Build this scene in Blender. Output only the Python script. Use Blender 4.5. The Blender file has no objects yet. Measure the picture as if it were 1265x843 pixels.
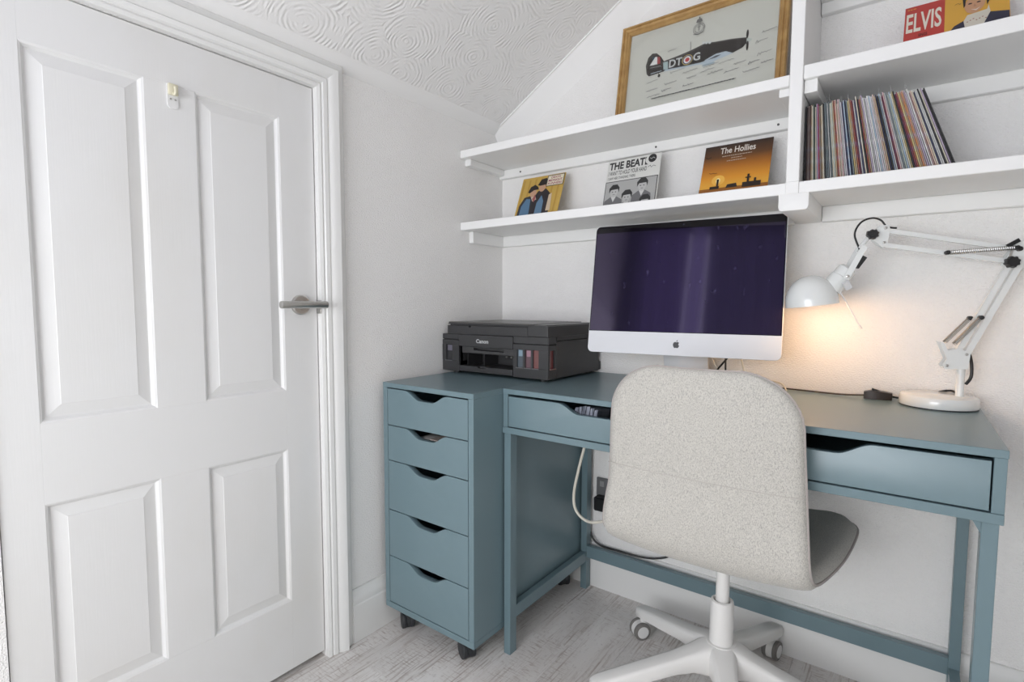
import bpy, bmesh, math, random
from mathutils import Vector, Matrix
R = math.radians
sc = bpy.context.scene
C = sc.collection

# ------------------------------------------------------------------ camera
F_PX = 652.92
cam_d = bpy.data.cameras.new('camera'); cam_d.sensor_width = 36.0; cam_d.lens = 36.0 * F_PX / 1265.0
cam_d.clip_start = 0.01
cam = bpy.data.objects.new('camera', cam_d); C.objects.link(cam); sc.camera = cam
CAM = Vector((1.27150, -1.63086, 0.99139)); YAW, PIT, ROL = 0.64373, 0.06954, 0.00267
fw = Vector((-math.sin(YAW)*math.cos(PIT), math.cos(YAW)*math.cos(PIT), -math.sin(PIT)))
rt = Vector((math.cos(YAW), math.sin(YAW), 0)); upv = rt.cross(fw)
rt2 = rt*math.cos(ROL) + upv*math.sin(ROL); up2 = -rt*math.sin(ROL) + upv*math.cos(ROL)
cam.matrix_world = Matrix(((rt2.x, up2.x, -fw.x, CAM.x), (rt2.y, up2.y, -fw.y, CAM.y), (rt2.z, up2.z, -fw.z, CAM.z), (0, 0, 0, 1)))

# ------------------------------------------------------------------ world, daylight, exposure
w = bpy.data.worlds.new('world'); sc.world = w; w.use_nodes = True
w.node_tree.nodes['Background'].inputs[0].default_value = (0.75, 0.85, 1.0, 1); w.node_tree.nodes['Background'].inputs[1].default_value = 1.0
def area(name, loc, direction, sx, sy, watts, col):
    l = bpy.data.lights.new(name, 'AREA'); l.shape = 'RECTANGLE'; l.size = sx; l.size_y = sy; l.energy = watts; l.color = col
    o = bpy.data.objects.new(name, l); C.objects.link(o); o.location = loc
    o.rotation_euler = Vector(direction).to_track_quat('-Z', 'Y').to_euler(); return o
# daylight of the window in the wall behind the viewer, in its opening: bare lower lights added to light the room, upper ones to backlight the curtain
area('window_rear_added_offscreen', (0.76, -2.615, 1.01), (0, 1, 0.0), 1.24, 0.82, 22.0, (0.97, 0.985, 1.0))
area('window_rear_upper_offscreen', (0.77, -2.615, 1.93), (0, 1, 0.0), 1.22, 0.86, 7.0, (0.97, 0.985, 1.0))
sc.view_settings.view_transform = 'Standard'; sc.view_settings.look = 'None'
sc.view_settings.gamma = 1.0; sc.view_settings.exposure = 0.14; sc.view_settings.use_curve_mapping = False

# ------------------------------------------------------------------ materials
MATS = {}
def mat(name, col=(0.8, 0.8, 0.8), rough=0.5, metal=0.0, spec=0.5, bump=None, var=None, coat=0.0, emit=None, trans=0.0, alpha=1.0, sheen=0.0):
    """bump = list of (scale vec3, strength, distance, detail); var = (colour2, scale vec3, lo, hi)"""
    if name in MATS: return MATS[name]
    m = bpy.data.materials.new(name); m.use_nodes = True; nt = m.node_tree; b = nt.nodes['Principled BSDF']
    def setp(k, v):
        if k in b.inputs: b.inputs[k].default_value = v
    setp('Base Color', (*col, 1)); setp('Roughness', rough); setp('Metallic', metal); setp('Specular IOR Level', spec)
    setp('Coat Weight', coat); setp('Transmission Weight', trans); setp('Alpha', alpha); setp('Sheen Weight', sheen)
    if emit: setp('Emission Color', (*emit[0], 1)); setp('Emission Strength', emit[1])
    tc = None
    def coords(scale):
        nonlocal tc
        if tc is None: tc = nt.nodes.new('ShaderNodeTexCoord')
        mp = nt.nodes.new('ShaderNodeMapping'); mp.inputs['Scale'].default_value = scale
        nt.links.new(tc.outputs['Object'], mp.inputs['Vector']); return mp.outputs[0]
    if var:
        c2, s, lo, hi = var
        n = nt.nodes.new('ShaderNodeTexNoise'); n.inputs['Scale'].default_value = 1; n.inputs['Detail'].default_value = 4
        nt.links.new(coords(s), n.inputs['Vector'])
        r = nt.nodes.new('ShaderNodeValToRGB'); r.color_ramp.elements[0].position = lo; r.color_ramp.elements[1].position = hi
        r.color_ramp.elements[0].color = (*col, 1); r.color_ramp.elements[1].color = (*c2, 1)
        nt.links.new(n.outputs['Fac'], r.inputs[0]); nt.links.new(r.outputs[0], b.inputs['Base Color'])
    prev = None
    for s, st, di, det in (bump or []):
        n = nt.nodes.new('ShaderNodeTexNoise'); n.inputs['Scale'].default_value = 1; n.inputs['Detail'].default_value = det
        nt.links.new(coords(s), n.inputs['Vector'])
        bp = nt.nodes.new('ShaderNodeBump'); bp.inputs['Strength'].default_value = st; bp.inputs['Distance'].default_value = di
        nt.links.new(n.outputs['Fac'], bp.inputs['Height'])
        if prev: nt.links.new(prev, bp.inputs['Normal'])
        prev = bp.outputs[0]
    if prev: nt.links.new(prev, b.inputs['Normal'])
    MATS[name] = m; return m

def ceiling_mat():
    m = bpy.data.materials.new('swirled_plaster'); m.use_nodes = True; nt = m.node_tree; b = nt.nodes['Principled BSDF']
    b.inputs['Base Color'].default_value = (0.88, 0.87, 0.86, 1); b.inputs['Roughness'].default_value = 0.6
    N = nt.nodes.new; L = nt.links.new
    tc = N('ShaderNodeTexCoord'); mp = N('ShaderNodeMapping'); mp.inputs['Scale'].default_value = (7.6, 6.5, 0)
    L(tc.outputs['Object'], mp.inputs[0])
    wn = N('ShaderNodeTexNoise'); wn.inputs['Scale'].default_value = 1.6; wn.inputs['Detail'].default_value = 3; L(mp.outputs[0], wn.inputs['Vector'])
    vo = N('ShaderNodeTexVoronoi'); vo.voronoi_dimensions = '2D'; vo.inputs['Scale'].default_value = 1.0; vo.inputs['Randomness'].default_value = 0.75
    L(mp.outputs[0], vo.inputs['Vector'])
    ma = N('ShaderNodeMath'); ma.operation = 'MULTIPLY_ADD'; ma.inputs[1].default_value = 0.22; L(wn.outputs['Fac'], ma.inputs[0]); L(vo.outputs['Distance'], ma.inputs[2])
    mu = N('ShaderNodeMath'); mu.operation = 'MULTIPLY'; mu.inputs[1].default_value = 80; L(ma.outputs[0], mu.inputs[0])
    si = N('ShaderNodeMath'); si.operation = 'SINE'; L(mu.outputs[0], si.inputs[0])
    gn = N('ShaderNodeTexNoise'); gn.inputs['Scale'].default_value = 5; gn.inputs['Detail'].default_value = 2; L(mp.outputs[0], gn.inputs['Vector'])
    gr = N('ShaderNodeMapRange'); gr.inputs['From Min'].default_value = 0.42; gr.inputs['From Max'].default_value = 0.66; L(gn.outputs['Fac'], gr.inputs['Value'])
    m2 = N('ShaderNodeMath'); m2.operation = 'MULTIPLY'; L(si.outputs[0], m2.inputs[0]); L(gr.outputs[0], m2.inputs[1])
    bp = N('ShaderNodeBump'); bp.inputs['Strength'].default_value = 0.5; bp.inputs['Distance'].default_value = 0.002
    L(m2.outputs[0], bp.inputs['Height']); L(bp.outputs[0], b.inputs['Normal']); return m

def floor_mat():
    m = bpy.data.materials.new('whitewashed_wood'); m.use_nodes = True; nt = m.node_tree; b = nt.nodes['Principled BSDF']
    b.inputs['Roughness'].default_value = 0.42; N = nt.nodes.new; L = nt.links.new
    tc = N('ShaderNodeTexCoord'); oi = N('ShaderNodeObjectInfo')
    add = N('ShaderNodeVectorMath'); add.operation = 'ADD'; cx = N('ShaderNodeCombineXYZ'); rm = N('ShaderNodeMath'); rm.operation = 'MULTIPLY'; rm.inputs[1].default_value = 40
    L(oi.outputs['Random'], rm.inputs[0]); L(rm.outputs[0], cx.inputs[0]); L(rm.outputs[0], cx.inputs[1]); L(tc.outputs['Object'], add.inputs[0]); L(cx.outputs[0], add.inputs[1])
    def noise(scale, det, lo, hi, rough=0.5):
        mp = N('ShaderNodeMapping'); mp.inputs['Scale'].default_value = scale; L(add.outputs[0], mp.inputs[0])
        n = N('ShaderNodeTexNoise'); n.inputs['Scale'].default_value = 1; n.inputs['Detail'].default_value = det; n.inputs['Roughness'].default_value = rough; L(mp.outputs[0], n.inputs['Vector'])
        r = N('ShaderNodeMapRange'); r.inputs['From Min'].default_value = lo; r.inputs['From Max'].default_value = hi; L(n.outputs['Fac'], r.inputs['Value']); return r.outputs[0]
    def mixc(a, bcol, fac):
        x = N('ShaderNodeMix'); x.data_type = 'RGBA'
        if isinstance(a, tuple): x.inputs['A'].default_value = (*a, 1)
        else: L(a, x.inputs['A'])
        x.inputs['B'].default_value = (*bcol, 1); L(fac, x.inputs['Factor']); return x.outputs['Result']
    def mul(a, c):
        x = N('ShaderNodeMath'); x.operation = 'MULTIPLY'; L(a, x.inputs[0])
        if isinstance(c, float): x.inputs[1].default_value = c
        else: L(c, x.inputs[1])
        return x.outputs[0]
    broad = noise((9, 2.2, 1), 3, 0.35, 0.7); c = mixc((0.80, 0.775, 0.755), (0.66, 0.625, 0.60), broad)
    patch = noise((14, 3.0, 1), 3, 0.42, 0.60)
    streak = noise((150, 8, 1), 5, 0.50, 0.62, 0.6); c = mixc(c, (0.30, 0.225, 0.185), mul(mul(streak, patch), 0.62))
    saw = noise((30, 210, 1), 4, 0.52, 0.64, 0.6); patch2 = noise((11, 2.5, 4), 2, 0.44, 0.58); c = mixc(c, (0.36, 0.285, 0.245), mul(mul(saw, patch2), 0.6))
    speck = noise((110, 60, 1), 5, 0.56, 0.68, 0.65); c = mixc(c, (0.36, 0.31, 0.29), mul(speck, 0.4))
    L(c, b.inputs['Base Color'])
    bp = N('ShaderNodeBump'); bp.inputs['Strength'].default_value = 0.15; bp.inputs['Distance'].default_value = 0.001; L(streak, bp.inputs['Height']); L(bp.outputs[0], b.inputs['Normal'])
    return m

def gradient_mat(name, stops, z0, z1):
    """a printed colour gradient running up a sleeve (local z)"""
    m = bpy.data.materials.new(name); m.use_nodes = True; nt = m.node_tree; b = nt.nodes['Principled BSDF']; b.inputs['Roughness'].default_value = 0.35
    N = nt.nodes.new; L = nt.links.new
    tc = N('ShaderNodeTexCoord'); sp = N('ShaderNodeSeparateXYZ'); L(tc.outputs['Object'], sp.inputs[0])
    mr = N('ShaderNodeMapRange'); mr.inputs['From Min'].default_value = z0; mr.inputs['From Max'].default_value = z1; L(sp.outputs[2], mr.inputs['Value'])
    r = N('ShaderNodeValToRGB'); L(mr.outputs[0], r.inputs[0])
    r.color_ramp.elements[0].position = stops[0][0]; r.color_ramp.elements[0].color = (*stops[0][1], 1)
    r.color_ramp.elements[1].position = stops[-1][0]; r.color_ramp.elements[1].color = (*stops[-1][1], 1)
    for p, c in stops[1:-1]:
        e = r.color_ramp.elements.new(p); e.color = (*c, 1)
    L(r.outputs[0], b.inputs['Base Color']); return m

M_WALL = mat('wallpaper_white', (0.92, 0.91, 0.895), 0.7, bump=[((430, 430, 260), 0.45, 0.0028, 0), ((190, 190, 520), 0.5, 0.0028, 0)])
M_COVE = mat('smooth_white_paint', (0.90, 0.895, 0.885), 0.55)
M_CEIL = ceiling_mat(); M_FLOOR = floor_mat()
M_GLOSS = mat('white_gloss_paint', (0.80, 0.80, 0.785), 0.32, bump=[((40, 40, 6), 0.05, 0.001, 2)])
M_DOOR = mat('white_satin_door_paint', (0.78, 0.78, 0.775), 0.4, bump=[((300, 300, 14), 0.2, 0.0008, 3)], var=((0.74, 0.73, 0.705), (3, 3, 2), 0.45, 0.75))
M_SHELF = mat('white_shelf_paint', (0.88, 0.88, 0.87), 0.45, bump=[((14, 120, 120), 0.08, 0.001, 2)])
M_TEAL = mat('grey_turquoise_lacquer', (0.155, 0.228, 0.255), 0.30)
M_DARKIN = mat('drawer_inside', (0.155, 0.228, 0.255), 0.6)
M_BLACKRUB = mat('black_rubber', (0.022, 0.025, 0.028), 0.5)
M_PLAS = mat('charcoal_plastic', (0.040, 0.040, 0.042), 0.45, bump=[((900, 900, 900), 0.08, 0.0004, 1)])
M_PLAS2 = mat('dark_charcoal_plastic', (0.025, 0.025, 0.027), 0.5)
M_BLACK = mat('black_plastic', (0.010, 0.010, 0.011), 0.4)
M_WHITEP = mat('white_plastic', (0.78, 0.78, 0.77), 0.35)
M_LAMPW = mat('white_lamp_enamel', (0.80, 0.82, 0.81), 0.22, coat=0.5)
M_STEEL = mat('brushed_steel', (0.50, 0.49, 0.47), 0.32, metal=1.0)
M_ALU = mat('silver_aluminium', (0.80, 0.81, 0.83), 0.42, metal=0.25)
M_FABRIC = mat('beige_woven_fabric', (0.56, 0.54, 0.495), 0.9, var=((0.31, 0.30, 0.28), (620, 620, 330), 0.42, 0.74), bump=[((600, 600, 330), 0.45, 0.0016, 2)], sheen=0.2)
M_PIPE = mat('grey_piping', (0.42, 0.38, 0.36), 0.9)
M_CHAIRW = mat('white_chair_metal', (0.80, 0.79, 0.77), 0.4)
M_GREYRUB = mat('grey_rubber', (0.20, 0.19, 0.18), 0.6)
M_GOLD = mat('gilt_wood', (0.40, 0.235, 0.085), 0.38, metal=0.2, var=((0.52, 0.33, 0.13), (30, 30, 30), 0.4, 0.7))
M_GLASS = mat('clear_glass', (1, 1, 1), 0.02, trans=1.0)
M_CREAMP = mat('cream_plastic', (0.72, 0.68, 0.52), 0.35)

# ------------------------------------------------------------------ mesh helpers
OFF = {}
class MB:
    def __init__(s): s.bm = bmesh.new(); s.mi = 0
    def _tag(s, fs):
        for f in fs: f.material_index = s.mi
    def box(s, x0, x1, y0, y1, z0, z1, bev=0.0, seg=2):
        v = [s.bm.verts.new((x, y, z)) for x in (x0, x1) for y in (y0, y1) for z in (z0, z1)]
        idx = [(0, 1, 3, 2), (4, 6, 7, 5), (0, 4, 5, 1), (2, 3, 7, 6), (0, 2, 6, 4), (1, 5, 7, 3)]
        fs = [s.bm.faces.new([v[i] for i in f]) for f in idx]; s._tag(fs)
        if bev > 0:
            es = list({e for f in fs for e in f.edges})
            r = bmesh.ops.bevel(s.bm, geom=es, offset=bev, offset_type='OFFSET', segments=seg, affect='EDGES', profile=0.5); s._tag(r['faces'])
        return s
    def prism(s, poly, a0, a1, axis='y', bev=0.0):
        def P(p, a): return {'y': (p[0], a, p[1]), 'x': (a, p[0], p[1]), 'z': (p[0], p[1], a)}[axis]
        A = [s.bm.verts.new(P(p, a0)) for p in poly]; B = [s.bm.verts.new(P(p, a1)) for p in poly]; n = len(poly)
        fs = [s.bm.faces.new(A), s.bm.faces.new(B[::-1])] + [s.bm.faces.new((A[i], B[i], B[(i+1) % n], A[(i+1) % n])) for i in range(n)]
        s._tag(fs); bmesh.ops.recalc_face_normals(s.bm, faces=fs)
        if bev > 0:
            es = [e for f in fs[:2] for e in f.edges]; r = bmesh.ops.bevel(s.bm, geom=es, offset=bev, offset_type='OFFSET', segments=2, affect='EDGES', profile=0.5); s._tag(r['faces'])
        return s
    def poly(s, pts):
        f = s.bm.faces.new([s.bm.verts.new(p) for p in pts]); s._tag([f]); return s
    def rings(s, rings, close=True, cap0=True, cap1=True):
        V = [[s.bm.verts.new(p) for p in r] for r in rings]; n = len(V[0]); fs = []
        for a, b in zip(V, V[1:]):
            for i in range(n if close else n-1):
                j = (i+1) % n; fs.append(s.bm.faces.new((a[i], a[j], b[j], b[i])))
        if cap0: fs.append(s.bm.faces.new(V[0][::-1]))
        if cap1: fs.append(s.bm.faces.new(V[-1]))
        s._tag(fs); bmesh.ops.recalc_face_normals(s.bm, faces=fs); return s
    def cyl(s, p0, p1, r0, r1=None, n=20, bev=0.0):
        r1 = r0 if r1 is None else r1
        p0 = Vector(p0); p1 = Vector(p1); ax = (p1-p0); L = ax.length; ax.normalize(); u = ax.orthogonal().normalized(); v = ax.cross(u)
        def ring(c, r): return [c + (u*math.cos(2*math.pi*i/n) + v*math.sin(2*math.pi*i/n))*r for i in range(n)]
        if bev > 0: rs = [ring(p0, r0-bev), ring(p0+ax*bev*0.3, r0-bev*0.3), ring(p0+ax*bev, r0), ring(p1-ax*bev, r1), ring(p1-ax*bev*0.3, r1-bev*0.3), ring(p1, r1-bev)]
        else: rs = [ring(p0, r0), ring(p1, r1)]
        return s.rings(rs)
    def lathe(s, prof, c, axis=(0, 0, 1), n=32, cap0=True, cap1=True):
        c = Vector(c); ax = Vector(axis).normalized(); u = ax.orthogonal().normalized(); v = ax.cross(u)
        return s.rings([[c + ax*z + (u*math.cos(2*math.pi*i/n) + v*math.sin(2*math.pi*i/n))*max(r, 1e-5) for i in range(n)] for r, z in prof], cap0=cap0, cap1=cap1)
    def tube(s, pts, r, n=8, smooth=0):
        pts = [Vector(p) for p in pts]
        if smooth: pts = catmull(pts, smooth)
        rs = []; u = None
        for i, p in enumerate(pts):
            t = (pts[min(i+1, len(pts)-1)] - pts[max(i-1, 0)]).normalized()
            u = t.orthogonal().normalized() if u is None else (u - t*u.dot(t)).normalized()
            v = t.cross(u); rs.append([p + (u*math.cos(2*math.pi*k/n) + v*math.sin(2*math.pi*k/n))*r for k in range(n)])
        return s.rings(rs)
    def bar(s, p0, p1, w, t, nrm):
        """flat bar: w across (perpendicular to nrm), t along nrm"""
        p0 = Vector(p0); p1 = Vector(p1); ax = (p1-p0).normalized(); nrm = Vector(nrm); nrm = (nrm - ax*nrm.dot(ax)).normalized(); v = ax.cross(nrm)
        q = [(v*w/2*a + nrm*t/2*b) for a, b in ((-1, -1), (1, -1), (1, 1), (-1, 1))]
        return s.rings([[p0+d for d in q], [p1+d for d in q]])
    def build(s, name, m, parent=None, local=False, smooth=True, ang=35):
        me = bpy.data.meshes.new(name)
        if parent is not None and not local:
            o = OFF.get(parent.name, Vector()); bmesh.ops.translate(s.bm, verts=s.bm.verts, vec=-o)
        s.bm.to_mesh(me); s.bm.free()
        for mm in (m if isinstance(m, (list, tuple)) else [m]): me.materials.append(mm)
        if smooth:
            for p in me.polygons: p.use_smooth = True
            me.set_sharp_from_angle(angle=R(ang))
        ob = bpy.data.objects.new(name, me); C.objects.link(ob)
        if parent is not None: ob.parent = parent; OFF[ob.name] = OFF.get(parent.name, Vector())
        return ob
def catmull(P, k):
    out = []
    for i in range(len(P)-1):
        a, b, c, d = P[max(i-1, 0)], P[i], P[i+1], P[min(i+2, len(P)-1)]
        for j in range(k):
            t = j/k; out.append(0.5*((2*b) + (c-a)*t + (2*a-5*b+4*c-d)*t*t + (3*b-a-3*c+d)*t**3))
    out.append(P[-1]); return out
def tag(o, label, cat, group=None):
    o['label'] = label; o['category'] = cat
    if group: o['group'] = group
    return o
def struct(o): o['kind'] = 'structure'; return o
def thing(name, loc, label, cat, rot=(0, 0, 0), group=None):
    o = bpy.data.objects.new(name, None); C.objects.link(o); o.location = loc; o.rotation_euler = rot; o.empty_display_size = 0.05
    OFF[o.name] = Vector(loc); return tag(o, label, cat, group)
def dup(o, parent, name=None):
    c = o.copy(); C.objects.link(c); c.parent = parent
    if name: c.name = name
    return c
def box_obj(name, b, m, parent=None, bev=0.0015, local=False): return MB().box(*b, bev=bev, seg=1).build(name, m, parent, local, smooth=False)

_TXT = {}
def text_polys(txt, bold=0.0):
    k = (txt, bold)
    if k in _TXT: return _TXT[k]
    cu = bpy.data.curves.new('t', 'FONT'); cu.body = txt; cu.fill_mode = 'FRONT'; cu.offset = bold; cu.resolution_u = 3
    ob = bpy.data.objects.new('t', cu); C.objects.link(ob); dg = bpy.context.evaluated_depsgraph_get(); dg.update()
    me = bpy.data.meshes.new_from_object(ob.evaluated_get(dg)); vs = [tuple(v.co) for v in me.vertices]; fs = [tuple(p.vertices) for p in me.polygons]
    bpy.data.objects.remove(ob); bpy.data.curves.remove(cu); bpy.data.meshes.remove(me)
    x0 = min(v[0] for v in vs); x1 = max(v[0] for v in vs); y0 = min(v[1] for v in vs); y1 = max(v[1] for v in vs)
    _TXT[k] = ([((v[0]-x0)/(x1-x0), (v[1]-y0)/(y1-y0)) for v in vs], fs); return _TXT[k]

class Art:
    """flat print: shapes in sheet units, each printed layer lies a hair over the one below; lives in local x (right), z (up), facing -y"""
    def __init__(s, y=0.0): s.mb = MB(); s.mats = []; s.lay = 0; s.y = y
    def _m(s, col):
        nm = 'print_%02x%02x%02x' % tuple(int(max(0, min(1, c))*255) for c in col) if isinstance(col, tuple) else col.name
        m = mat(nm, col, 0.4) if isinstance(col, tuple) else col
        if m not in s.mats: s.mats.append(m)
        s.mb.mi = s.mats.index(m); s.lay += 1; return s.y - 0.00006*s.lay
    def poly(s, pts, col): y = s._m(col); s.mb.poly([(p[0], y, p[1]) for p in pts]); return s
    def rect(s, x0, x1, z0, z1, col): return s.poly([(x0, z0), (x1, z0), (x1, z1), (x0, z1)], col)
    def ell(s, cx, cz, rx, rz, col, n=20, rot=0): return s.poly([(cx + rx*math.cos(2*math.pi*i/n)*math.cos(rot) - rz*math.sin(2*math.pi*i/n)*math.sin(rot), cz + rx*math.cos(2*math.pi*i/n)*math.sin(rot) + rz*math.sin(2*math.pi*i/n)*math.cos(rot)) for i in range(n)], col)
    def line(s, pts, wd, col):
        y = s._m(col)
        for (a, b), (c, d) in zip(pts, pts[1:]):
            L = math.hypot(c-a, d-b) or 1e-6; nx, nz = -(d-b)/L*wd/2, (c-a)/L*wd/2
            s.mb.poly([(a+nx, y, b+nz), (a-nx, y, b-nz), (c-nx, y, d-nz), (c+nx, y, d+nz)])
        return s
    def text(s, txt, x0, x1, z0, z1, col, bold=0.0, slope=0.0):
        y = s._m(col); vs, fs = text_polys(txt, bold)
        V = [s.mb.bm.verts.new((x0+v[0]*(x1-x0), y, z0+v[1]*(z1-z0)+slope*v[0]*(x1-x0))) for v in vs]
        for f in fs:
            try: s.mb._tag([s.mb.bm.faces.new([V[i] for i in f])])
            except ValueError: pass
        return s
    def build(s, name, parent): return s.mb.build(name, s.mats, parent, local=True, smooth=False)

# ------------------------------------------------------------------ the room
RX, RY = 1.54, -2.60                    # right wall, wall behind the viewer
ZC0, ZCS = 1.634, 0.605                 # ceiling height at the left wall and its slope
zc = lambda x: ZC0 + ZCS*x
YD, ZF = -1.15, 2.64                    # behind YD an added unseen dormer, flat ceiling at ZF, shaped for the screen reflection
DY0, DY1, DZ = -1.447, -0.803, 1.556    # door opening
fl = struct(MB().box(-0.14, RX+0.1, RY-0.1, 0.1, -0.06, -0.012).build('floor', mat('subfloor', (0.18, 0.16, 0.15), 0.8)))
random.seed(4)
PW, PL = 0.132, 1.21
row = 0; x = -0.135
while x < RX+0.05:
    y = RY - 0.1 - random.random()*PL
    while y < 0.02:
        y0 = max(y, RY-0.05); y1 = min(y+PL, 0.012)
        x1 = min(x+PW, RX+0.02)
        if y1 - y0 > 0.03 and (x1 - x) > 0.02:
            p = MB().box(max(x, -0.06)+0.0002, x1-0.0002, y0+0.0002, y1-0.0002, -0.012, 0.0, bev=0.0005, seg=1).build('plank', M_FLOOR, fl, smooth=False)
        y += PL
    x += PW; row += 1

m = MB()
m.box(-0.14, 0, DY1, 0.1, -0.012, ZC0+0.02); m.box(-0.14, 0, RY-0.1, DY0, -0.012, ZF); m.box(-0.14, 0, DY0, YD, DZ, ZF)
m.box(-0.14, 0, YD, DY1, DZ, ZC0+0.02); m.box(-0.14, -0.07, DY0, DY1, -0.012, DZ)
struct(m.build('wall_left', M_WALL))
m = MB(); m.prism([(-0.0, -0.012), (RX, -0.012), (RX, zc(RX)+0.03), (0, ZC0+0.03)], 0.0, 0.1, 'y'); struct(m.build('wall_back', M_WALL))
struct(MB().box(RX, RX+0.1, RY-0.1, 0.1, -0.012, ZF).build('wall_right', M_WALL))
m = MB(); m.prism([(-0.14, zc(-0.14)), (RX+0.1, zc(RX+0.1)), (RX+0.1, zc(RX+0.1)+0.1), (-0.14, zc(-0.14)+0.1)], YD, 0.1, 'y')
m.prism([(0.0, zc(0)+0.1), (RX+0.1, zc(RX+0.1)+0.1), (RX+0.1, ZF+0.1), (0.0, ZF+0.1)], YD, YD+0.05, 'y'); m.box(-0.14, RX+0.1, RY-0.1, YD+0.05, ZF, ZF+0.1); struct(m.build('ceiling', M_CEIL))
# wall behind the viewer, with a window whose bare lower part is added to light the room
WX0, WX1, WZ0, WZ1 = 0.10, 1.42, 0.56, 1.46
WZ2 = 2.40
m = MB(); m.box(0, WX0, RY-0.1, RY, -0.012, ZF); m.box(WX1, RX, RY-0.1, RY, -0.012, ZF); m.box(WX0, WX1, RY-0.1, RY, -0.012, WZ0); m.box(WX0, WX1, RY-0.1, RY, WZ2, ZF); struct(m.build('wall_front', M_COVE))
wn = MB().box(WX0, WX1, RY-0.06, RY-0.02, WZ0, WZ0+0.04); wn.box(WX0, WX1, RY-0.06, RY-0.02, WZ1-0.04, WZ1); wn.box(WX0, WX0+0.04, RY-0.06, RY-0.02, WZ0, WZ1); wn.box(WX1-0.04, WX1, RY-0.06, RY-0.02, WZ0, WZ1); wn.box(0.74, 0.78, RY-0.06, RY-0.02, WZ0, WZ1)
wn = struct(wn.build('window_1', M_GLOSS))
for a, b in ((WX0+0.04, 0.74), (0.78, WX1-0.04)): box_obj('pane', (a, b, RY-0.044, RY-0.038, WZ0+0.04, WZ1-0.04), M_GLASS, wn, 0)
box_obj('pane', (WX0, WX1, RY-0.044, RY-0.038, WZ1, WZ2), M_GLASS, wn, 0)
# purple curtain gathered above the window (seen only as a reflection in the dark screen); pale strip added and tones set for its streaks
def cloth(name, col, tr):
    m = bpy.data.materials.new(name); m.use_nodes = True; nt = m.node_tree; b = nt.nodes['Principled BSDF']; b.inputs['Base Color'].default_value = (*col, 1); b.inputs['Roughness'].default_value = 0.9
    t = nt.nodes.new('ShaderNodeBsdfTranslucent'); t.inputs['Color'].default_value = (*tr, 1); a_ = nt.nodes.new('ShaderNodeMixShader'); a_.inputs[0].default_value = 0.6
    nt.links.new(b.outputs[0], a_.inputs[1]); nt.links.new(t.outputs[0], a_.inputs[2]); nt.links.new(a_.outputs[0], nt.nodes['Material Output'].inputs[0]); return m
for xa, xb_, cl_, lb_ in ((0.02, 0.49, (0.26, 0.20, 0.42), 'short purple gathered curtain beside the window opposite the desk'), (0.50, 0.615, (0.56, 0.50, 0.74), 'narrow pale lilac curtain strip added over the window for the screen reflection'), (0.625, RX-0.03, (0.20, 0.17, 0.30), 'wide dark purple gathered curtain over the window opposite the desk')):
    m = MB(); n = int(150*(xb_-xa)); ra, rb = [], []
    for i in range(n+1):
        xx = xa + (xb_-xa)*i/n; yy = RY + 0.040 + 0.018*math.sin(i*0.9) + 0.010*math.sin(i*0.37+1); ra.append((xx, yy, 1.47)); rb.append((xx, yy, 2.52))
    m.rings([ra, rb], close=False, cap0=False, cap1=False)
    tag(m.build('curtain', cloth('purple_cloth_%d' % int(xa*100), cl_, cl_)), lb_, 'curtain')

# coving along the sloping junction of ceiling and back wall
cov = [(-0.056, -0.002), (-0.056, 0.005), (-0.051, 0.006), (-0.003, 0.069), (0.0, 0.076), (0.004, -0.01), (-0.053, -0.004)]
m = MB(); m.rings([[(xx, a, zc(xx)-d) for a, d in cov] for xx in (-0.0, RX)]); struct(m.build('trim_1', M_COVE))
# plain painted border strip of the ceiling along the door wall
m = MB(); m.rings([[(0.0, yy, zc(0)-0.012), (0.006, yy, zc(0.006)-0.012), (0.034, yy, zc(0.034)-0.002), (0.036, yy, zc(0.036)+0.004), (0.0, yy, zc(0)+0.004)] for yy in (YD, -0.05)]); struct(m.build('trim_2', M_COVE))
# architrave round the door: mitred moulding
prof = [(0.0, 0.0), (0.0, 0.012), (0.008, 0.015), (0.013, 0.0125), (0.016, 0.017), (0.026, 0.019), (0.029, 0.016), (0.034, 0.020), (0.046, 0.026), (0.056, 0.028), (0.060, 0.022), (0.062, 0.017), (0.074, 0.016), (0.0795, 0.013), (0.0795, 0.0)]
m = MB(); m.rings([[(xx, DY1+d, 0.0) for d, xx in prof], [(xx, DY1+d, DZ+d*0.965) for d, xx in prof], [(xx, RY, DZ+d*0.965) for d, xx in prof]]); struct(m.build('trim_3', M_GLOSS, ang=20))

# skirting boards
def skirt(name, f, a, b):
    pr = [(0, 0), (0.018, 0), (0.018, 0.108), (0.0155, 0.112), (0.0155, 0.117), (0.0165, 0.126), (0.013, 0.140), (0.008, 0.148), (0.007, 0.155), (0, 0.155)]
    m = MB(); m.rings([[f(d, z, t) for d, z in pr] for t in (a, b)]); return struct(m.build(name, M_GLOSS, ang=25))
skirt('baseboard_left', lambda d, z, t: (d, t, z), DY1+0.0795, 0.0)
skirt('baseboard_back', lambda d, z, t: (t, -d, z), 0.0, RX)
skirt('baseboard_right', lambda d, z, t: (RX-d, t, z), RY, 0.0)

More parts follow.
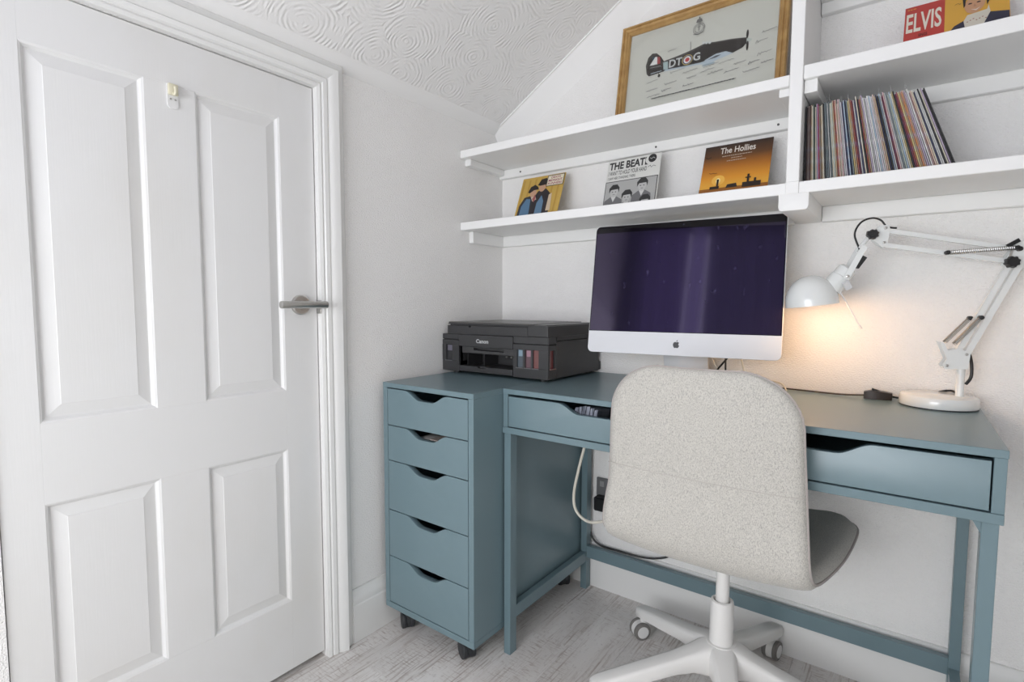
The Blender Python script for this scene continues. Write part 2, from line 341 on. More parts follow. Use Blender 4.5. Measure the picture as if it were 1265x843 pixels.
# the panelled door
door = bpy.data.objects.new('door_1', None); C.objects.link(door); door.location = (-0.004, (DY0+DY1)/2, 0.018); OFF['door_1'] = door.location.copy(); struct(door)
XF, XB = -0.004, -0.044
Y0, Y1, Y2, Y3, Y4, Y5 = DY0+0.002, -1.383, -1.192, -1.094, -0.900, DY1-0.0035
Z0, Z1, Z2, Z3, Z4, Z5 = 0.018, 0.206, 0.614, 0.768, 1.455, DZ-0.003
g = 0.0
for a, b in ((Y0, Y1), (Y4, Y5)): box_obj('stile', (XB, XF, a, b-g, Z0, Z5), M_DOOR, door, 0.0004)
for a, b in ((Z0, Z1), (Z2, Z3), (Z4, Z5)): box_obj('rail', (XB, XF, Y1+g, Y4-g, a, b), M_DOOR, door, 0.0004)
for a, b in ((Z1, Z2), (Z3, Z4)): box_obj('muntin', (XB, XF, Y2+g, Y3-g, a+g, b-g), M_DOOR, door, 0.0004)
for ya, yb in ((Y1, Y2), (Y3, Y4)):
    for za, zb in ((Z1, Z2), (Z3, Z4)):
        rs = []
        for ins, dx in ((0, -0.03), (0, -0.0005), (0.0035, -0.002), (0.006, -0.006), (0.0085, -0.0085), (0.010, -0.0085), (0.032, -0.0035), (0.0325, -0.0028)):
            rs.append([(XF+dx, ya+ins, za+ins), (XF+dx, yb-ins, za+ins), (XF+dx, yb-ins, zb-ins), (XF+dx, ya+ins, zb-ins)])
        m = MB(); m.rings(rs); m.build('panel', M_DOOR, door, smooth=False)
# lever handle
m = MB().lathe([(0.0, 0.0), (0.026, 0.0), (0.026, 0.006), (0.023, 0.0085), (0.012, 0.0085), (0.011, 0.012), (0.0, 0.012)], (XF, -0.855, 0.988), (1, 0, 0), cap0=False, cap1=False)
hd = m.build('handle', M_STEEL, door); hd['label'] = 'brushed steel lever handle on a round rose'
MB().cyl((XF+0.008, -0.855, 0.988), (XF+0.046, -0.855, 0.988), 0.0085).cyl((XF+0.046, -0.806, 0.9885), (XF+0.046, -0.934, 0.9885), 0.0092, n=24, bev=0.0012).build('lever', M_STEEL, hd)
box_obj('latch_plate', (-0.02, 0.0125, DY1-0.0028, DY1+0.0004, 0.965, 1.0), M_STEEL, door, 0.0004)
# adhesive hook on the door
hk = thing('adhesive_hook', (XF, -1.139, 1.405), 'small cream adhesive hook stuck near the top of the white door', 'hook')
m = MB(); m.rings([[(xx, -1.139+0.0105*c, 1.431+0.026*sg) for c, sg in ((-1, -0.6), (-0.9, -0.85), (-0.5, -1), (0.5, -1), (0.9, -0.85), (1, -0.6), (1, 0.95), (0.9, 1), (-0.9, 1), (-1, 0.95))] for xx in (XF-0.0002, XF+0.003)]); m.build('backplate', M_WHITEP, hk)
MB().box(XF+0.002, XF+0.009, -1.1485, -1.1295, 1.432, 1.4555, bev=0.002).build('cover', M_CREAMP, hk)
MB().tube([(XF+0.007, -1.139, 1.436), (XF+0.015, -1.139, 1.432), (XF+0.018, -1.139, 1.440), (XF+0.0165, -1.139, 1.447)], 0.0028, 10, 4).build('hook', M_CREAMP, hk)
for s in (-1, 1): MB().cyl((XF+0.002, -1.139+s*0.0045, 1.424), (XF+0.0042, -1.139+s*0.0045, 1.424), 0.0019, n=10).build('screw', M_STEEL, hk)

# ------------------------------------------------------------------ drawer unit on castors
UX0, UX1, UY0, UY1, UZ0, UZ1 = 0.029, 0.3845, -0.614, -0.034, 0.071, 0.760
un = thing('drawer_unit', ((UX0+UX1)/2, (UY0+UY1)/2, 0), 'tall narrow grey-turquoise drawer unit on black castors beside the desk', 'drawer unit')
t = 0.018
box_obj('side_panel', (UX0, UX0+t, UY0, UY1, UZ0+t, UZ1-0.014), M_TEAL, un, 0.0008)
box_obj('side_panel', (UX1-t, UX1, UY0, UY1, UZ0+t, UZ1-0.014), M_TEAL, un, 0.0008)
box_obj('top_panel', (UX0, UX1, UY0, UY1, UZ1-0.014, UZ1), M_TEAL, un, 0.0008)
box_obj('bottom_panel', (UX0, UX1, UY0, UY1, UZ0, UZ0+t), M_TEAL, un, 0.0008)
box_obj('back_panel', (UX0+t, UX1-t, UY1-0.008, UY1-0.002, UZ0+t, UZ1-0.014), M_DARKIN, un, 0)
def drawer_front(x0, x1, z0, z1, ca, cb, depth, y0, y1, ramp):
    """front board with the scooped finger grip in its top edge"""
    P = [(x0, z0), (x1, z0), (x1, z1)]
    n = 9
    for i in range(n+1):
        u = i/n; P.append((cb - ramp*u, z1 - depth*(0.5-0.5*math.cos(math.pi*u))))
    for i in range(n+1):
        u = i/n; P.append((ca + ramp*(1-u), z1 - depth*(0.5-0.5*math.cos(math.pi*(1-u)))))
    P.append((x0, z1)); m = MB(); m.prism(P, y0, y1, 'y', bev=0.0007); return m
dx0, dx1 = UX0+t+0.0018, UX1-t-0.0018; cxm = (UX0+UX1)/2
for za, zb in ((0.635, 0.7425), (0.529, 0.6325), (0.3785, 0.5265), (0.2355, 0.376), (0.0915, 0.233)):
    d = drawer_front(dx0, dx1, za, zb, cxm-0.084, cxm+0.084, 0.024, UY0+0.0005, UY0+0.018, 0.062).build('drawer', M_TEAL, un, ang=25)
    m = MB(); zt = zb-0.03
    m.box(dx0+0.006, dx0+0.016, UY0+0.018, UY1-0.06, za+0.01, zt); m.box(dx1-0.016, dx1-0.006, UY0+0.018, UY1-0.06, za+0.01, zt)
    m.box(dx0+0.016, dx1-0.016, UY0+0.018, UY1-0.06, za+0.01, za+0.016); m.box(dx0+0.016, dx1-0.016, UY1-0.07, UY1-0.06, za+0.016, zt)
    m.build('drawer_box', M_DARKIN, d)
def castor(root, x, y, ang, mount, rw=0.025, name='castor', wheelm=M_BLACKRUB, bodym=M_BLACKRUB, gap=0.012, ww=0.013, hubm=None):
    ca = MB(); ca.cyl((x, y, 0.055), (x, y, mount+0.001), 0.008, n=12)
    ax = Vector((math.cos(ang), math.sin(ang), 0)); off = Vector((-ax.y, ax.x, 0))*0.012
    cc = Vector((x, y, rw)) + off
    ca.cyl(cc-ax*gap*0.5, cc+ax*gap*0.5, rw*0.96, n=20); ca.cyl(Vector((x, y, rw*1.3)), Vector((x, y, 0.058)), 0.0115, n=12)
    c = ca.build(name, bodym, root)
    for s in (-1, 1):
        wl = MB().cyl(cc+ax*s*gap*0.5, cc+ax*s*(gap*0.5+ww), rw, n=24, bev=0.003).build('wheel', wheelm, c)
        if hubm: MB().cyl(cc+ax*s*(gap*0.5+ww-0.001), cc+ax*s*(gap*0.5+ww+0.0012), rw*0.68, n=20).build('wheel_cap', hubm, root)
    return c
for x, y, a in ((0.088, -0.578, 1.0), (0.328, -0.572, 1.1), (0.088, -0.08, -0.3), (0.338, -0.078, 0.9)):
    castor(un, x, y, a, UZ0, 0.027)
# things lying in the drawers
bx = box_obj('paper_packet', (0.200, 0.262, -0.590, -0.50, 0.5455, 0.609), mat('brown_card', (0.45, 0.38, 0.34), 0.7), None, 0.001)
tag(bx, 'brown card packet standing in the second drawer of the narrow unit', 'packet')
bx = MB().box(0.150, 0.192, -0.588, -0.53, 0.5455, 0.607, bev=0.004).build('tape_box', mat('grey_card', (0.50, 0.48, 0.46), 0.7)); tag(bx, 'grey card box in the second drawer of the narrow unit', 'box')
tag(MB().cyl((0.266, -0.583, 0.1075), (0.266, -0.583, 0.212), 0.009, n=14, bev=0.003).build('marker_pen', mat('grey_pen', (0.35, 0.35, 0.35), 0.4)), 'grey pen standing upright in the bottom drawer', 'pen')

# ------------------------------------------------------------------ desk
TX0, TX1, TY0, TY1, TZ = 0.3855, 1.4095, -0.492, -0.010, 0.760
dk = thing('desk', ((TX0+TX1)/2, (TY0+TY1)/2, 0), 'grey-turquoise desk with one wide drawer standing against the back wall', 'desk')
box_obj('table_top', (TX0, TX1, TY0, TY1, 0.746, TZ), M_TEAL, dk, 0.0008)
for a, b in ((TX0+0.0005, TX0+0.017), (TX1-0.0175, TX1-0.001)): box_obj('side_panel', (a, b, TY0+0.001, TY1, 0.654, 0.746), M_TEAL, dk, 0.0006)
box_obj('back_panel', (TX0+0.017, TX1-0.0175, TY1-0.016, TY1-0.001, 0.654, 0.746), M_TEAL, dk, 0)
box_obj('lower_board', (TX0+0.0005, TX1-0.001, TY0-0.002, TY1, 0.637, 0.654), M_TEAL, dk, 0.0008)
cm = (TX0+TX1)/2
d = drawer_front(TX0+0.0195, TX1-0.020, 0.6565, 0.7395, cm-0.335, cm+0.335, 0.024, TY0+0.0008, TY0+0.018, 0.062).build('drawer', M_TEAL, dk, ang=25)
m = MB(); m.box(TX0+0.03, TX0+0.042, TY0+0.018, TY1-0.06, 0.662, 0.705); m.box(TX1-0.042, TX1-0.03, TY0+0.018, TY1-0.06, 0.662, 0.705); m.box(TX0+0.042, TX1-0.042, TY0+0.018, TY1-0.06, 0.662, 0.668); m.box(TX0+0.042, TX1-0.042, TY1-0.07, TY1-0.06, 0.668, 0.705)
m.build('drawer_box', M_DARKIN, d)
LW, LD = 0.022, 0.030
lx = ((TX0+0.004, TX0+0.004+LW), (TX1-0.006-LW, TX1-0.006))
ly = ((TY0+0.002, TY0+0.002+LD), (TY1-LD-0.012, TY1-0.012))
for a in lx:
    for b in ly: box_obj('leg', (a[0], a[1], b[0], b[1], 0.0, 0.637), M_TEAL, dk, 0.0007)
for a in lx: box_obj('side_stretcher', (a[0]+0.001, a[1]-0.001, ly[0][1], ly[1][0], 0.099, 0.134), M_TEAL, dk, 0.0007)
box_obj('back_stretcher', (lx[0][1], lx[1][0], -0.050, -0.032, 0.114, 0.155), M_TEAL, dk, 0.0007)
for s, a in ((-1, lx[1][0]),):
    m = MB(); m.prism([(a, 0.637), (a+s*0.012, 0.637), (a, 0.615)], ly[0][0]+0.004, ly[0][1]-0.002, 'y'); m.build('gusset', M_TEAL, dk)
cl = MB()
for i in range(6):
    cl.rings([[(0.590+i*0.011, -0.468, 0.668), (0.601+i*0.011, -0.468, 0.668), (0.599+i*0.011+0.012, -0.468, 0.738-abs(i-2.5)*0.003), (0.590+i*0.011+0.012, -0.468, 0.7365-abs(i-2.5)*0.003)], [(0.590+i*0.011, -0.40, 0.668), (0.601+i*0.011, -0.40, 0.668), (0.599+i*0.011+0.012, -0.40, 0.724), (0.590+i*0.011+0.012, -0.40, 0.724)]])
tag(cl.build('folded_cloth', mat('grey_striped_cloth', (0.30, 0.32, 0.38), 0.8, var=((0.10, 0.11, 0.14), (260, 4, 4), 0.45, 0.55))), 'grey striped cloth folded inside the wide desk drawer', 'cloth')

# ------------------------------------------------------------------ shelves
SY = -0.24
def shelf(label, x0, x1, z0, z1, name='wall_shelf'):
    s = thing(name, ((x0+x1)/2, SY/2, z0), label, 'shelf'); box_obj('board', (x0, x1, SY, -0.0005, z0, z1), M_SHELF, s, 0.0015); return s
UPX0, UPX1 = 1.0275, 1.0550
s1 = shelf('long lower white wall shelf running over the computer and desk lamp', 0.0005, RX-0.001, 1.249, 1.276)
s2 = shelf('short upper white wall shelf carrying the gilt picture frame', 0.0005, UPX0-0.0005, 1.496, 1.522)
s3 = shelf('upper white wall shelf carrying the red and yellow sleeve', UPX1+0.0005, RX-0.001, 1.5045, 1.5355)
s4 = shelf('topmost white wall shelf beside the divider above the yellow sleeve', UPX1+0.0005, RX-0.001, 1.766, 1.795)
box_obj('cleat', (0.0, 0.020, -0.195, -0.02, 1.208, 1.249), M_SHELF, s1, 0.002); box_obj('cleat', (0.0, 1.0135, -0.020, 0.0, 1.209, 1.249), M_SHELF, s1, 0.002)
box_obj('cleat', (1.0770, RX, -0.020, 0.0, 1.209, 1.249), M_SHELF, s1, 0.002)
box_obj('cleat', (0.0, 0.026, -0.215, -0.02, 1.474, 1.496), M_SHELF, s2, 0.002); cb = box_obj('cleat', (0.0, UPX0-0.001, -0.020, 0.0, 1.484, 1.5155), M_SHELF, s2, 0.002)
cb.location.z = -0.0195
box_obj('cleat', (UPX0-0.024, UPX0-0.001, -0.228, -0.02, 1.478, 1.496), M_SHELF, s2, 0.001)
for xx in (0.10, 0.62, 0.965): MB().cyl((xx, -0.0195, 1.480), (xx, -0.0215, 1.480), 0.0032, n=10).build('screw', mat('dark_screw', (0.10, 0.10, 0.10), 0.5), s2)
box_obj('cleat', (UPX1+0.001, UPX1+0.028, -0.228, -0.02, 1.476, 1.5045), M_SHELF, s3, 0.001); box_obj('cleat', (UPX1+0.001, RX, -0.020, 0.0, 1.466, 1.5045), M_SHELF, s3, 0.002)
box_obj('cleat', (UPX1+0.001, RX, -0.020, 0.0, 1.738, 1.766), M_SHELF, s4, 0.002)
dv = thing('shelf_divider', ((UPX0+UPX1)/2, SY/2, 1.21), 'white upright divider board between the shelf bays', 'divider')
box_obj('upper_board', (UPX0, UPX1, SY-0.003, 0.0, 1.276, zc(UPX0)-0.075), M_SHELF, dv, 0.0015)
box_obj('edge_strip', (UPX0, UPX1, SY-0.004, SY+0.0005, 1.249, 1.2765), M_SHELF, dv, 0.001)
blk = MB(); m = blk; hw = 0.0315; xc = (1.0135+1.0765)/2
P = [(xc-hw, 1.2495), (xc-hw, 1.219), (xc-hw+0.002, 1.213), (xc-hw+0.007, 1.2105), (xc+hw-0.007, 1.2105), (xc+hw-0.002, 1.213), (xc+hw, 1.219), (xc+hw, 1.2495)]
m.prism(P, SY-0.004, -0.0, 'y', bev=0.0012); m.build('support_block', M_SHELF, dv)

# ------------------------------------------------------------------ record sleeves on show
SW = 0.178
def sleeve(label, xl, zs, yb, lean, colback, group='record sleeves on show', rz=0.0):
    o = thing('record_sleeve', (xl+SW/2, yb, zs), label, 'record sleeve', rot=(-lean, 0, rz), group=group)
    MB().box(-SW/2, SW/2, -0.001, 0.001, 0, SW, bev=0.0006, seg=1).build('card_sleeve', mat('sleeve_card_'+colback[0], colback[1], 0.45), o, local=True)
    return o
def U(pts): return [((u-0.5)*SW, v*SW) for u, v in pts]
class Cov(Art):
    def __init__(s): super().__init__(-0.00105)
    def P(s, pts, col): return s.poly(U(pts), col)
    def Rr(s, u0, u1, v0, v1, col): return s.P([(u0, v0), (u1, v0), (u1, v1), (u0, v1)], col)
    def E(s, u, v, ru, rv, col, rot=0): return s.ell((u-0.5)*SW, v*SW, ru*SW, rv*SW, col, rot=rot)
    def T(s, t, u0, u1, v0, v1, col, bold=0.0): return s.text(t, (u0-0.5)*SW, (u1-0.5)*SW, v0*SW, v1*SW, col, bold)
def dashes(a, x0, x1, z, h, col):
    """a line of print too small to read: short marks of uneven length"""
    rnd = random.Random(int(x0*1e4)); x = x0
    while x < x1:
        L_ = rnd.uniform(0.8, 2.6)*h; a.rect(x, min(x+L_, x1), z-h/2*rnd.uniform(0.7, 1), z+h/2*rnd.uniform(0.7, 1), col); x += L_ + h*0.35
SKIN = (0.55, 0.33, 0.22)
# 1: gold sleeve with two figures in dark hats
c = sleeve('gold record sleeve with two people in dark hats and denim', 0.137, 1.276, -0.116, R(22), ('gold', (0.55, 0.37, 0.09)))
a = Cov(); a.Rr(0.0, 1, 0, 1, (0.58, 0.38, 0.09))
for i in range(7): a.Rr(0.03+i*0.14, 0.07+i*0.14, 0.05, 0.95, (0.50, 0.30, 0.06))
a.P([(0.04, 0), (0.06, 0.38), (0.14, 0.55), (0.30, 0.58), (0.40, 0.45), (0.42, 0)], (0.03, 0.03, 0.035)); a.P([(0.10, 0), (0.11, 0.36), (0.20, 0.52), (0.30, 0.50), (0.33, 0.2), (0.33, 0)], (0.10, 0.20, 0.32))
a.P([(0.36, 0), (0.36, 0.50), (0.44, 0.66), (0.62, 0.70), (0.76, 0.56), (0.80, 0)], (0.025, 0.02, 0.025)); a.P([(0.46, 0), (0.47, 0.40), (0.55, 0.56), (0.62, 0.42), (0.64, 0)], (0.12, 0.22, 0.34))
a.E(0.335, 0.63, 0.075, 0.095, SKIN); a.E(0.525, 0.74, 0.075, 0.10, SKIN)
a.P([(0.20, 0.66), (0.24, 0.78), (0.34, 0.82), (0.42, 0.76), (0.45, 0.70), (0.34, 0.70), (0.25, 0.64)], (0.02, 0.015, 0.015)); a.P([(0.40, 0.80), (0.46, 0.92), (0.58, 0.94), (0.64, 0.84), (0.68, 0.76), (0.60, 0.79), (0.46, 0.78)], (0.02, 0.015, 0.015))
a.P([(0.30, 0.54), (0.40, 0.56), (0.44, 0.48), (0.36, 0.44)], (0.60, 0.52, 0.42)); a.P([(0.72, 0.2), (0.72, 0.55), (0.78, 0.58), (0.82, 0.2)], (0.62, 0.50, 0.36)); a.P([(0.34, 0.50), (0.39, 0.60), (0.42, 0.50), (0.39, 0.42)], (0.35, 0.10, 0.10))
a.Rr(0.60, 0.985, 0.74, 0.985, (0.05, 0.04, 0.03)); a.Rr(0.615, 0.97, 0.755, 0.97, (0.80, 0.74, 0.58))
for i, tx in enumerate(('DEXYS', 'MIDNIGHT', 'RUNNERS')): a.T(tx, 0.69 if i == 0 else 0.635, 0.90 if i == 0 else 0.95, 0.905-i*0.067, 0.955-i*0.067, (0.30, 0.02, 0.10), 0.02)
a.build('cover_print', c)
# 2: white sleeve with a grey group photograph
c = sleeve('white record sleeve with black title and grey photo of a group', 0.476, 1.276, -0.100, R(14), ('white', (0.72, 0.72, 0.69)), rz=R(-2))
a = Cov(); a.Rr(0, 1, 0, 1, (0.70, 0.70, 0.67)); K = (0.02, 0.02, 0.022)
a.T('THE BEATLES', 0.03, 0.93, 0.82, 0.965, K, 0.035); a.T('I WANT TO HOLD YOUR HAND', 0.03, 0.76, 0.715, 0.795, K, 0.01); a.T('I SAW HER STANDING THERE', 0.03, 0.56, 0.635, 0.685, K, 0.01)
a.E(0.845, 0.905, 0.125, 0.10, (0.70, 0.70, 0.67)); a.E(0.845, 0.925, 0.075, 0.075, K); a.line(U([(0.80, 0.935), (0.83, 0.915), (0.86, 0.94), (0.89, 0.915)]), 0.0012, (0.7, 0.7, 0.68)); a.line(U([(0.78, 0.77), (0.82, 0.80), (0.84, 0.76), (0.88, 0.79), (0.92, 0.77)]), 0.0012, K)
a.Rr(0.0, 0.985, 0.0, 0.60, (0.03, 0.03, 0.03)); a.Rr(0.012, 0.97, 0.0, 0.588, (0.42, 0.42, 0.41))
for u, v, s in ((0.19, 0.40, 1), (0.72, 0.45, 1), (0.45, 0.27, 0.95), (0.80, 0.14, 0.9)):
    a.P([(u-0.20*s, -0.0), (u-0.17*s, max(0.0, v-0.16)), (u-0.06, v-0.09), (u+0.06, v-0.09), (min(0.97, u+0.17*s), max(0.0, v-0.16)), (min(0.97, u+0.2*s), 0)], (0.16, 0.16, 0.165)); a.P([(u-0.05, v-0.09), (u, v-0.19), (u+0.05, v-0.09)], (0.62, 0.62, 0.6)) if v > 0.2 else None
    a.E(u, v, 0.075*s, 0.10*s, (0.50, 0.50, 0.49)); a.P([(u-0.095, v-0.02), (u-0.10, v+0.07), (u-0.04, v+0.135), (u+0.05, v+0.135), (u+0.10, v+0.07), (u+0.095, v-0.02), (u+0.07, v+0.045), (u-0.06, v+0.04)], (0.03, 0.03, 0.03))
    for e in (-0.03, 0.03): a.E(u+e, v-0.002, 0.014, 0.009, (0.08, 0.08, 0.08))
    a.Rr(u-0.022, u+0.022, v-0.058, v-0.048, (0.15, 0.15, 0.15))
a.build('cover_print', c)
# 3: sunset sleeve
c = sleeve('sunset orange record sleeve with white title above dark silhouettes', 0.783, 1.276, -0.116, R(22), ('dark', (0.06, 0.04, 0.03)))
gm = gradient_mat('sunset_print', [(0.0, (0.45, 0.16, 0.02)), (0.25, (0.80, 0.40, 0.05)), (0.40, (0.72, 0.30, 0.03)), (0.60, (0.42, 0.15, 0.02)), (0.78, (0.13, 0.055, 0.02)), (1.0, (0.035, 0.024, 0.02))], 0, SW)
a = Cov(); a.Rr(0, 1, 0, 1, gm); a.E(0.27, 0.36, 0.10, 0.09, (0.85, 0.47, 0.08)); a.E(0.27, 0.35, 0.035, 0.05, (0.95, 0.75, 0.35))
W_ = (0.80, 0.76, 0.70); a.T('The Hollies', 0.24, 0.76, 0.835, 0.945, W_, 0.012)
for i, (u0, u1) in enumerate(((0.28, 0.72), (0.42, 0.58), (0.36, 0.64))): dashes(a, (u0-0.5)*SW, (u1-0.5)*SW, (0.785-i*0.048)*SW, 0.0028, (0.50, 0.40, 0.32))
S_ = (0.02, 0.012, 0.01)
a.Rr(0, 1, 0, 0.215, (0.30, 0.11, 0.015)); a.Rr(0.16, 0.30, 0.2, 0.25, S_); a.Rr(0.255, 0.285, 0.25, 0.37, S_); a.P([(0.40, 0.2), (0.42, 0.26), (0.55, 0.27), (0.57, 0.2)], S_); a.Rr(0.64, 0.90, 0.18, 0.265, S_); a.Rr(0.70, 0.73, 0.26, 0.40, S_); a.Rr(0.675, 0.755, 0.33, 0.35, S_); a.Rr(0.80, 0.83, 0.26, 0.32, S_)
a.line(U([(0.03, 0.80), (0.07, 0.775), (0.09, 0.785), (0.12, 0.79)]), 0.0022, S_); a.line(U([(0.12, 0.50), (0.15, 0.485), (0.18, 0.495), (0.21, 0.48), (0.24, 0.485)]), 0.0018, (0.2, 0.08, 0.02))
a.build('cover_print', c)
# 4: red and yellow sleeve
c = sleeve('red and yellow record sleeve with large white capitals and smiling man', 1.2335, 1.5355, -0.140, R(33), ('red', (0.50, 0.05, 0.04)))
a = Cov(); a.Rr(0, 0.405, 0, 1, (0.52, 0.055, 0.045)); a.Rr(0.405, 1, 0, 1, (0.72, 0.40, 0.06))
a.T('ELVIS', 0.02, 0.375, 0.475, 0.86, (0.80, 0.76, 0.66), 0.02); a.T('SINGS', 0.15, 0.24, 0.365, 0.425, (0.05, 0.01, 0.01), 0.02); dashes(a, -0.475*SW, -0.385*SW, 0.945*SW, 0.004, (0.75, 0.33, 0.06))
NV = (0.022, 0.022, 0.05)
a.P([(0.43, 0), (0.43, 0.27), (0.50, 0.40), (0.60, 0.47), (0.72, 0.49), (0.82, 0.52), (0.995, 0.46), (0.995, 0.0)], NV)
a.P([(0.60, 0.30), (0.585, 0.45), (0.62, 0.55), (0.80, 0.58), (0.815, 0.66), (0.83, 0.52), (0.78, 0.36), (0.72, 0.18)], (0.68, 0.64, 0.55))
for i in range(7): a.E(0.62+0.028*i, 0.42+0.018*(i % 3), 0.008, 0.008, (0.35, 0.12, 0.10))
a.E(0.69, 0.73, 0.095, 0.17, (0.60, 0.33, 0.19), rot=-0.12)
a.P([(0.585, 0.70), (0.575, 0.86), (0.60, 0.98), (0.68, 1.0), (0.80, 1.0), (0.835, 0.90), (0.825, 0.74), (0.80, 0.66), (0.795, 0.80), (0.76, 0.88), (0.70, 0.86), (0.64, 0.89), (0.605, 0.84), (0.60, 0.74)], (0.015, 0.01, 0.01))
for e in (0.645, 0.725): a.E(e, 0.755, 0.02, 0.014, (0.04, 0.02, 0.02))
a.P([(0.685, 0.74), (0.675, 0.68), (0.705, 0.68)], (0.48, 0.25, 0.15)); a.P([(0.65, 0.645), (0.70, 0.625), (0.74, 0.655), (0.70, 0.60)], (0.75, 0.65, 0.58))
a.line(U([(0.50, 0.80), (0.53, 0.82), (0.55, 0.79), (0.56, 0.81)]), 0.0014, (0.35, 0.2, 0.04)); a.P([(0.86, 0.90), (0.88, 0.95), (0.90, 0.90)], (0.30, 0.17, 0.04))
a.build('cover_print', c)

# ------------------------------------------------------------------ the row of singles
random.seed(11)
PAL = {'black': (0.02, 0.02, 0.022), 'dark brown': (0.10, 0.055, 0.045), 'grey brown': (0.22, 0.17, 0.145), 'cream': (0.66, 0.60, 0.47), 'dark green': (0.07, 0.11, 0.09), 'pink': (0.58, 0.38, 0.36), 'tan': (0.46, 0.33, 0.20), 'magenta red': (0.36, 0.04, 0.08), 'slate': (0.16, 0.20, 0.22), 'peach': (0.68, 0.47, 0.36), 'pale grey': (0.52, 0.53, 0.53), 'navy': (0.035, 0.05, 0.12), 'sky blue': (0.36, 0.48, 0.60), 'rust': (0.36, 0.10, 0.045), 'lilac white': (0.64, 0.62, 0.68), 'white': (0.74, 0.74, 0.72), 'maroon': (0.17, 0.03, 0.045), 'orange': (0.62, 0.25, 0.08), 'yellow': (0.62, 0.48, 0.20), 'pale green': (0.50, 0.55, 0.48), 'lilac': (0.45, 0.38, 0.50)}
seq = ('black|dark brown|grey brown|dark brown|tan|cream|dark green|cream|lilac|magenta red|grey brown|tan|cream|black|slate|slate|pale grey|slate|cream|pale green|tan|rust|peach|cream|pink|pale grey|lilac white|navy|sky blue|navy|slate|yellow|tan|rust|maroon|pale grey|navy|cream|black|rust|tan|lilac|white|pale grey|lilac white|white|sky blue|lilac white|white|peach|tan|navy|black|sky blue|white|maroon|pink|pale grey|slate|pale green|sky blue|cream|yellow|black|maroon|rust|yellow|tan|orange|peach|lilac|lilac white|white|pink|peach|cream|navy|pale grey|white|black|cream|lilac|black|black').split('|')
PLS = (15, 16, 17, 26, 31, 40, 53, 54, 62, 71, 72)
N_ = len(seq); PLASTIC = mat('clear_plastic_sleeve', (0.75, 0.77, 0.78), 0.25, alpha=0.45)
prot = {}
for i, nm in enumerate(seq):
    f = i/(N_-1); xb = 1.0605 + f*0.2750; lean = R(0.8 + 18.7*f)
    th = 0.0019 if i in PLS else 0.0023
    kk = (nm, th)
    if kk not in prot:
        mb = MB(); mb.box(-th/2, th/2, 0.0, SW, 0.0, SW, bev=0.0004, seg=1)
        ob = mb.build('single_record', mat('spine_'+nm.replace(' ', '_'), tuple(c*0.8 for c in PAL[nm]), 0.5, var=(tuple(min(1, c*1.25+0.05) for c in PAL[nm][::-1]), (500, 30, 45), 0.5, 0.75))); prot[kk] = ob.data
    else:
        ob = bpy.data.objects.new('single_record', prot[kk]); C.objects.link(ob)
    ob.location = (xb, -0.2+random.uniform(-0.004, 0.004), 1.2762); ob.rotation_euler = (0, -lean, 0); 
    ob.scale.z = 1 + random.uniform(-0.02, 0.025)
    lab = nm + ' record sleeve between ' + seq[max(i-1, 0)] + ' and ' + seq[min(i+1, N_-1)] + ' ones in the leaning row'
    if i == N_-1: lab = 'black record sleeve closing the open end of the leaning row'
    if i == 0: lab = 'black record sleeve pressed flat against the white divider'
    tag(ob, lab, 'record', 'singles in the leaning row')
    if i in PLS:
        pl = MB().box(-0.0001, 0.0001, 0.006, SW-0.004, SW*0.6, SW+0.012+random.uniform(0, 0.006)).build('plastic_sleeve', PLASTIC, ob, local=True); pl.location.x = th/2+0.00015; pl['label'] = 'clear plastic outer sleeve'

# ------------------------------------------------------------------ gilt frame with aeroplane print
FW, FH, FL = 0.478, 0.338, math.atan2(0.058, 0.33)
fr = thing('picture_frame', (0.512+FW/2, -0.088, 1.5222), 'gilt picture frame holding a signed print of a dark aeroplane', 'picture frame', rot=(-FL, 0, 0))
prf = [(0.0, 0.006), (0.0, -0.010), (0.003, -0.014), (0.008, -0.0145), (0.0095, -0.011), (0.012, -0.011), (0.0145, -0.014), (0.018, -0.0125), (0.0205, -0.0085), (0.0235, -0.0085), (0.0255, -0.006), (0.0275, -0.003), (0.0275, 0.006)]
for k in range(4):
    rs = []
    for e in (0, 1):
        ring = []
        for d_, y_ in prf:
            hx, hz = FW/2-d_, FH/2-d_
            cx_, cz_ = [((-hx, -hz), (hx, -hz)), ((hx, -hz), (hx, hz)), ((hx, hz), (-hx, hz)), ((-hx, hz), (-hx, -hz))][k][e]
            ring.append((cx_, y_, cz_+FH/2))
        rs.append(ring)
    m = MB(); m.rings(rs)
    m.build('frame_rail', M_GOLD, fr, local=True, ang=20)
MB().box(-FW/2+0.003, FW/2-0.003, 0.002, 0.0055, 0.003, FH-0.003).build('backing', mat('backing_board', (0.25, 0.2, 0.15), 0.8), fr, local=True)
a = Art(0.0018); ox = -FW/2+0.008
def G(pts): return [(ox+u, v) for u, v in pts]
a.rect(-FW/2+0.02, FW/2-0.02, 0.02, FH-0.02, (0.56, 0.57, 0.515))
DK = (0.022, 0.018, 0.016); LB = (0.42, 0.50, 0.55)
fus = [(0.080, 0.172), (0.075, 0.200), (0.081, 0.224), (0.093, 0.234), (0.107, 0.231), (0.121, 0.217), (0.132, 0.199), (0.170, 0.203), (0.211, 0.209), (0.253, 0.219), (0.281, 0.214), (0.325, 0.209), (0.364, 0.201), (0.365, 0.184), (0.355, 0.174), (0.325, 0.165), (0.281, 0.160), (0.244, 0.159), (0.191, 0.162), (0.133, 0.166), (0.088, 0.163)]
a.poly(G(fus), DK); a.poly(G([(0.133, 0.166), (0.191, 0.1615), (0.244, 0.158), (0.30, 0.160), (0.325, 0.165), (0.28, 0.165), (0.24, 0.1635), (0.19, 0.166), (0.14, 0.1705)]), LB)
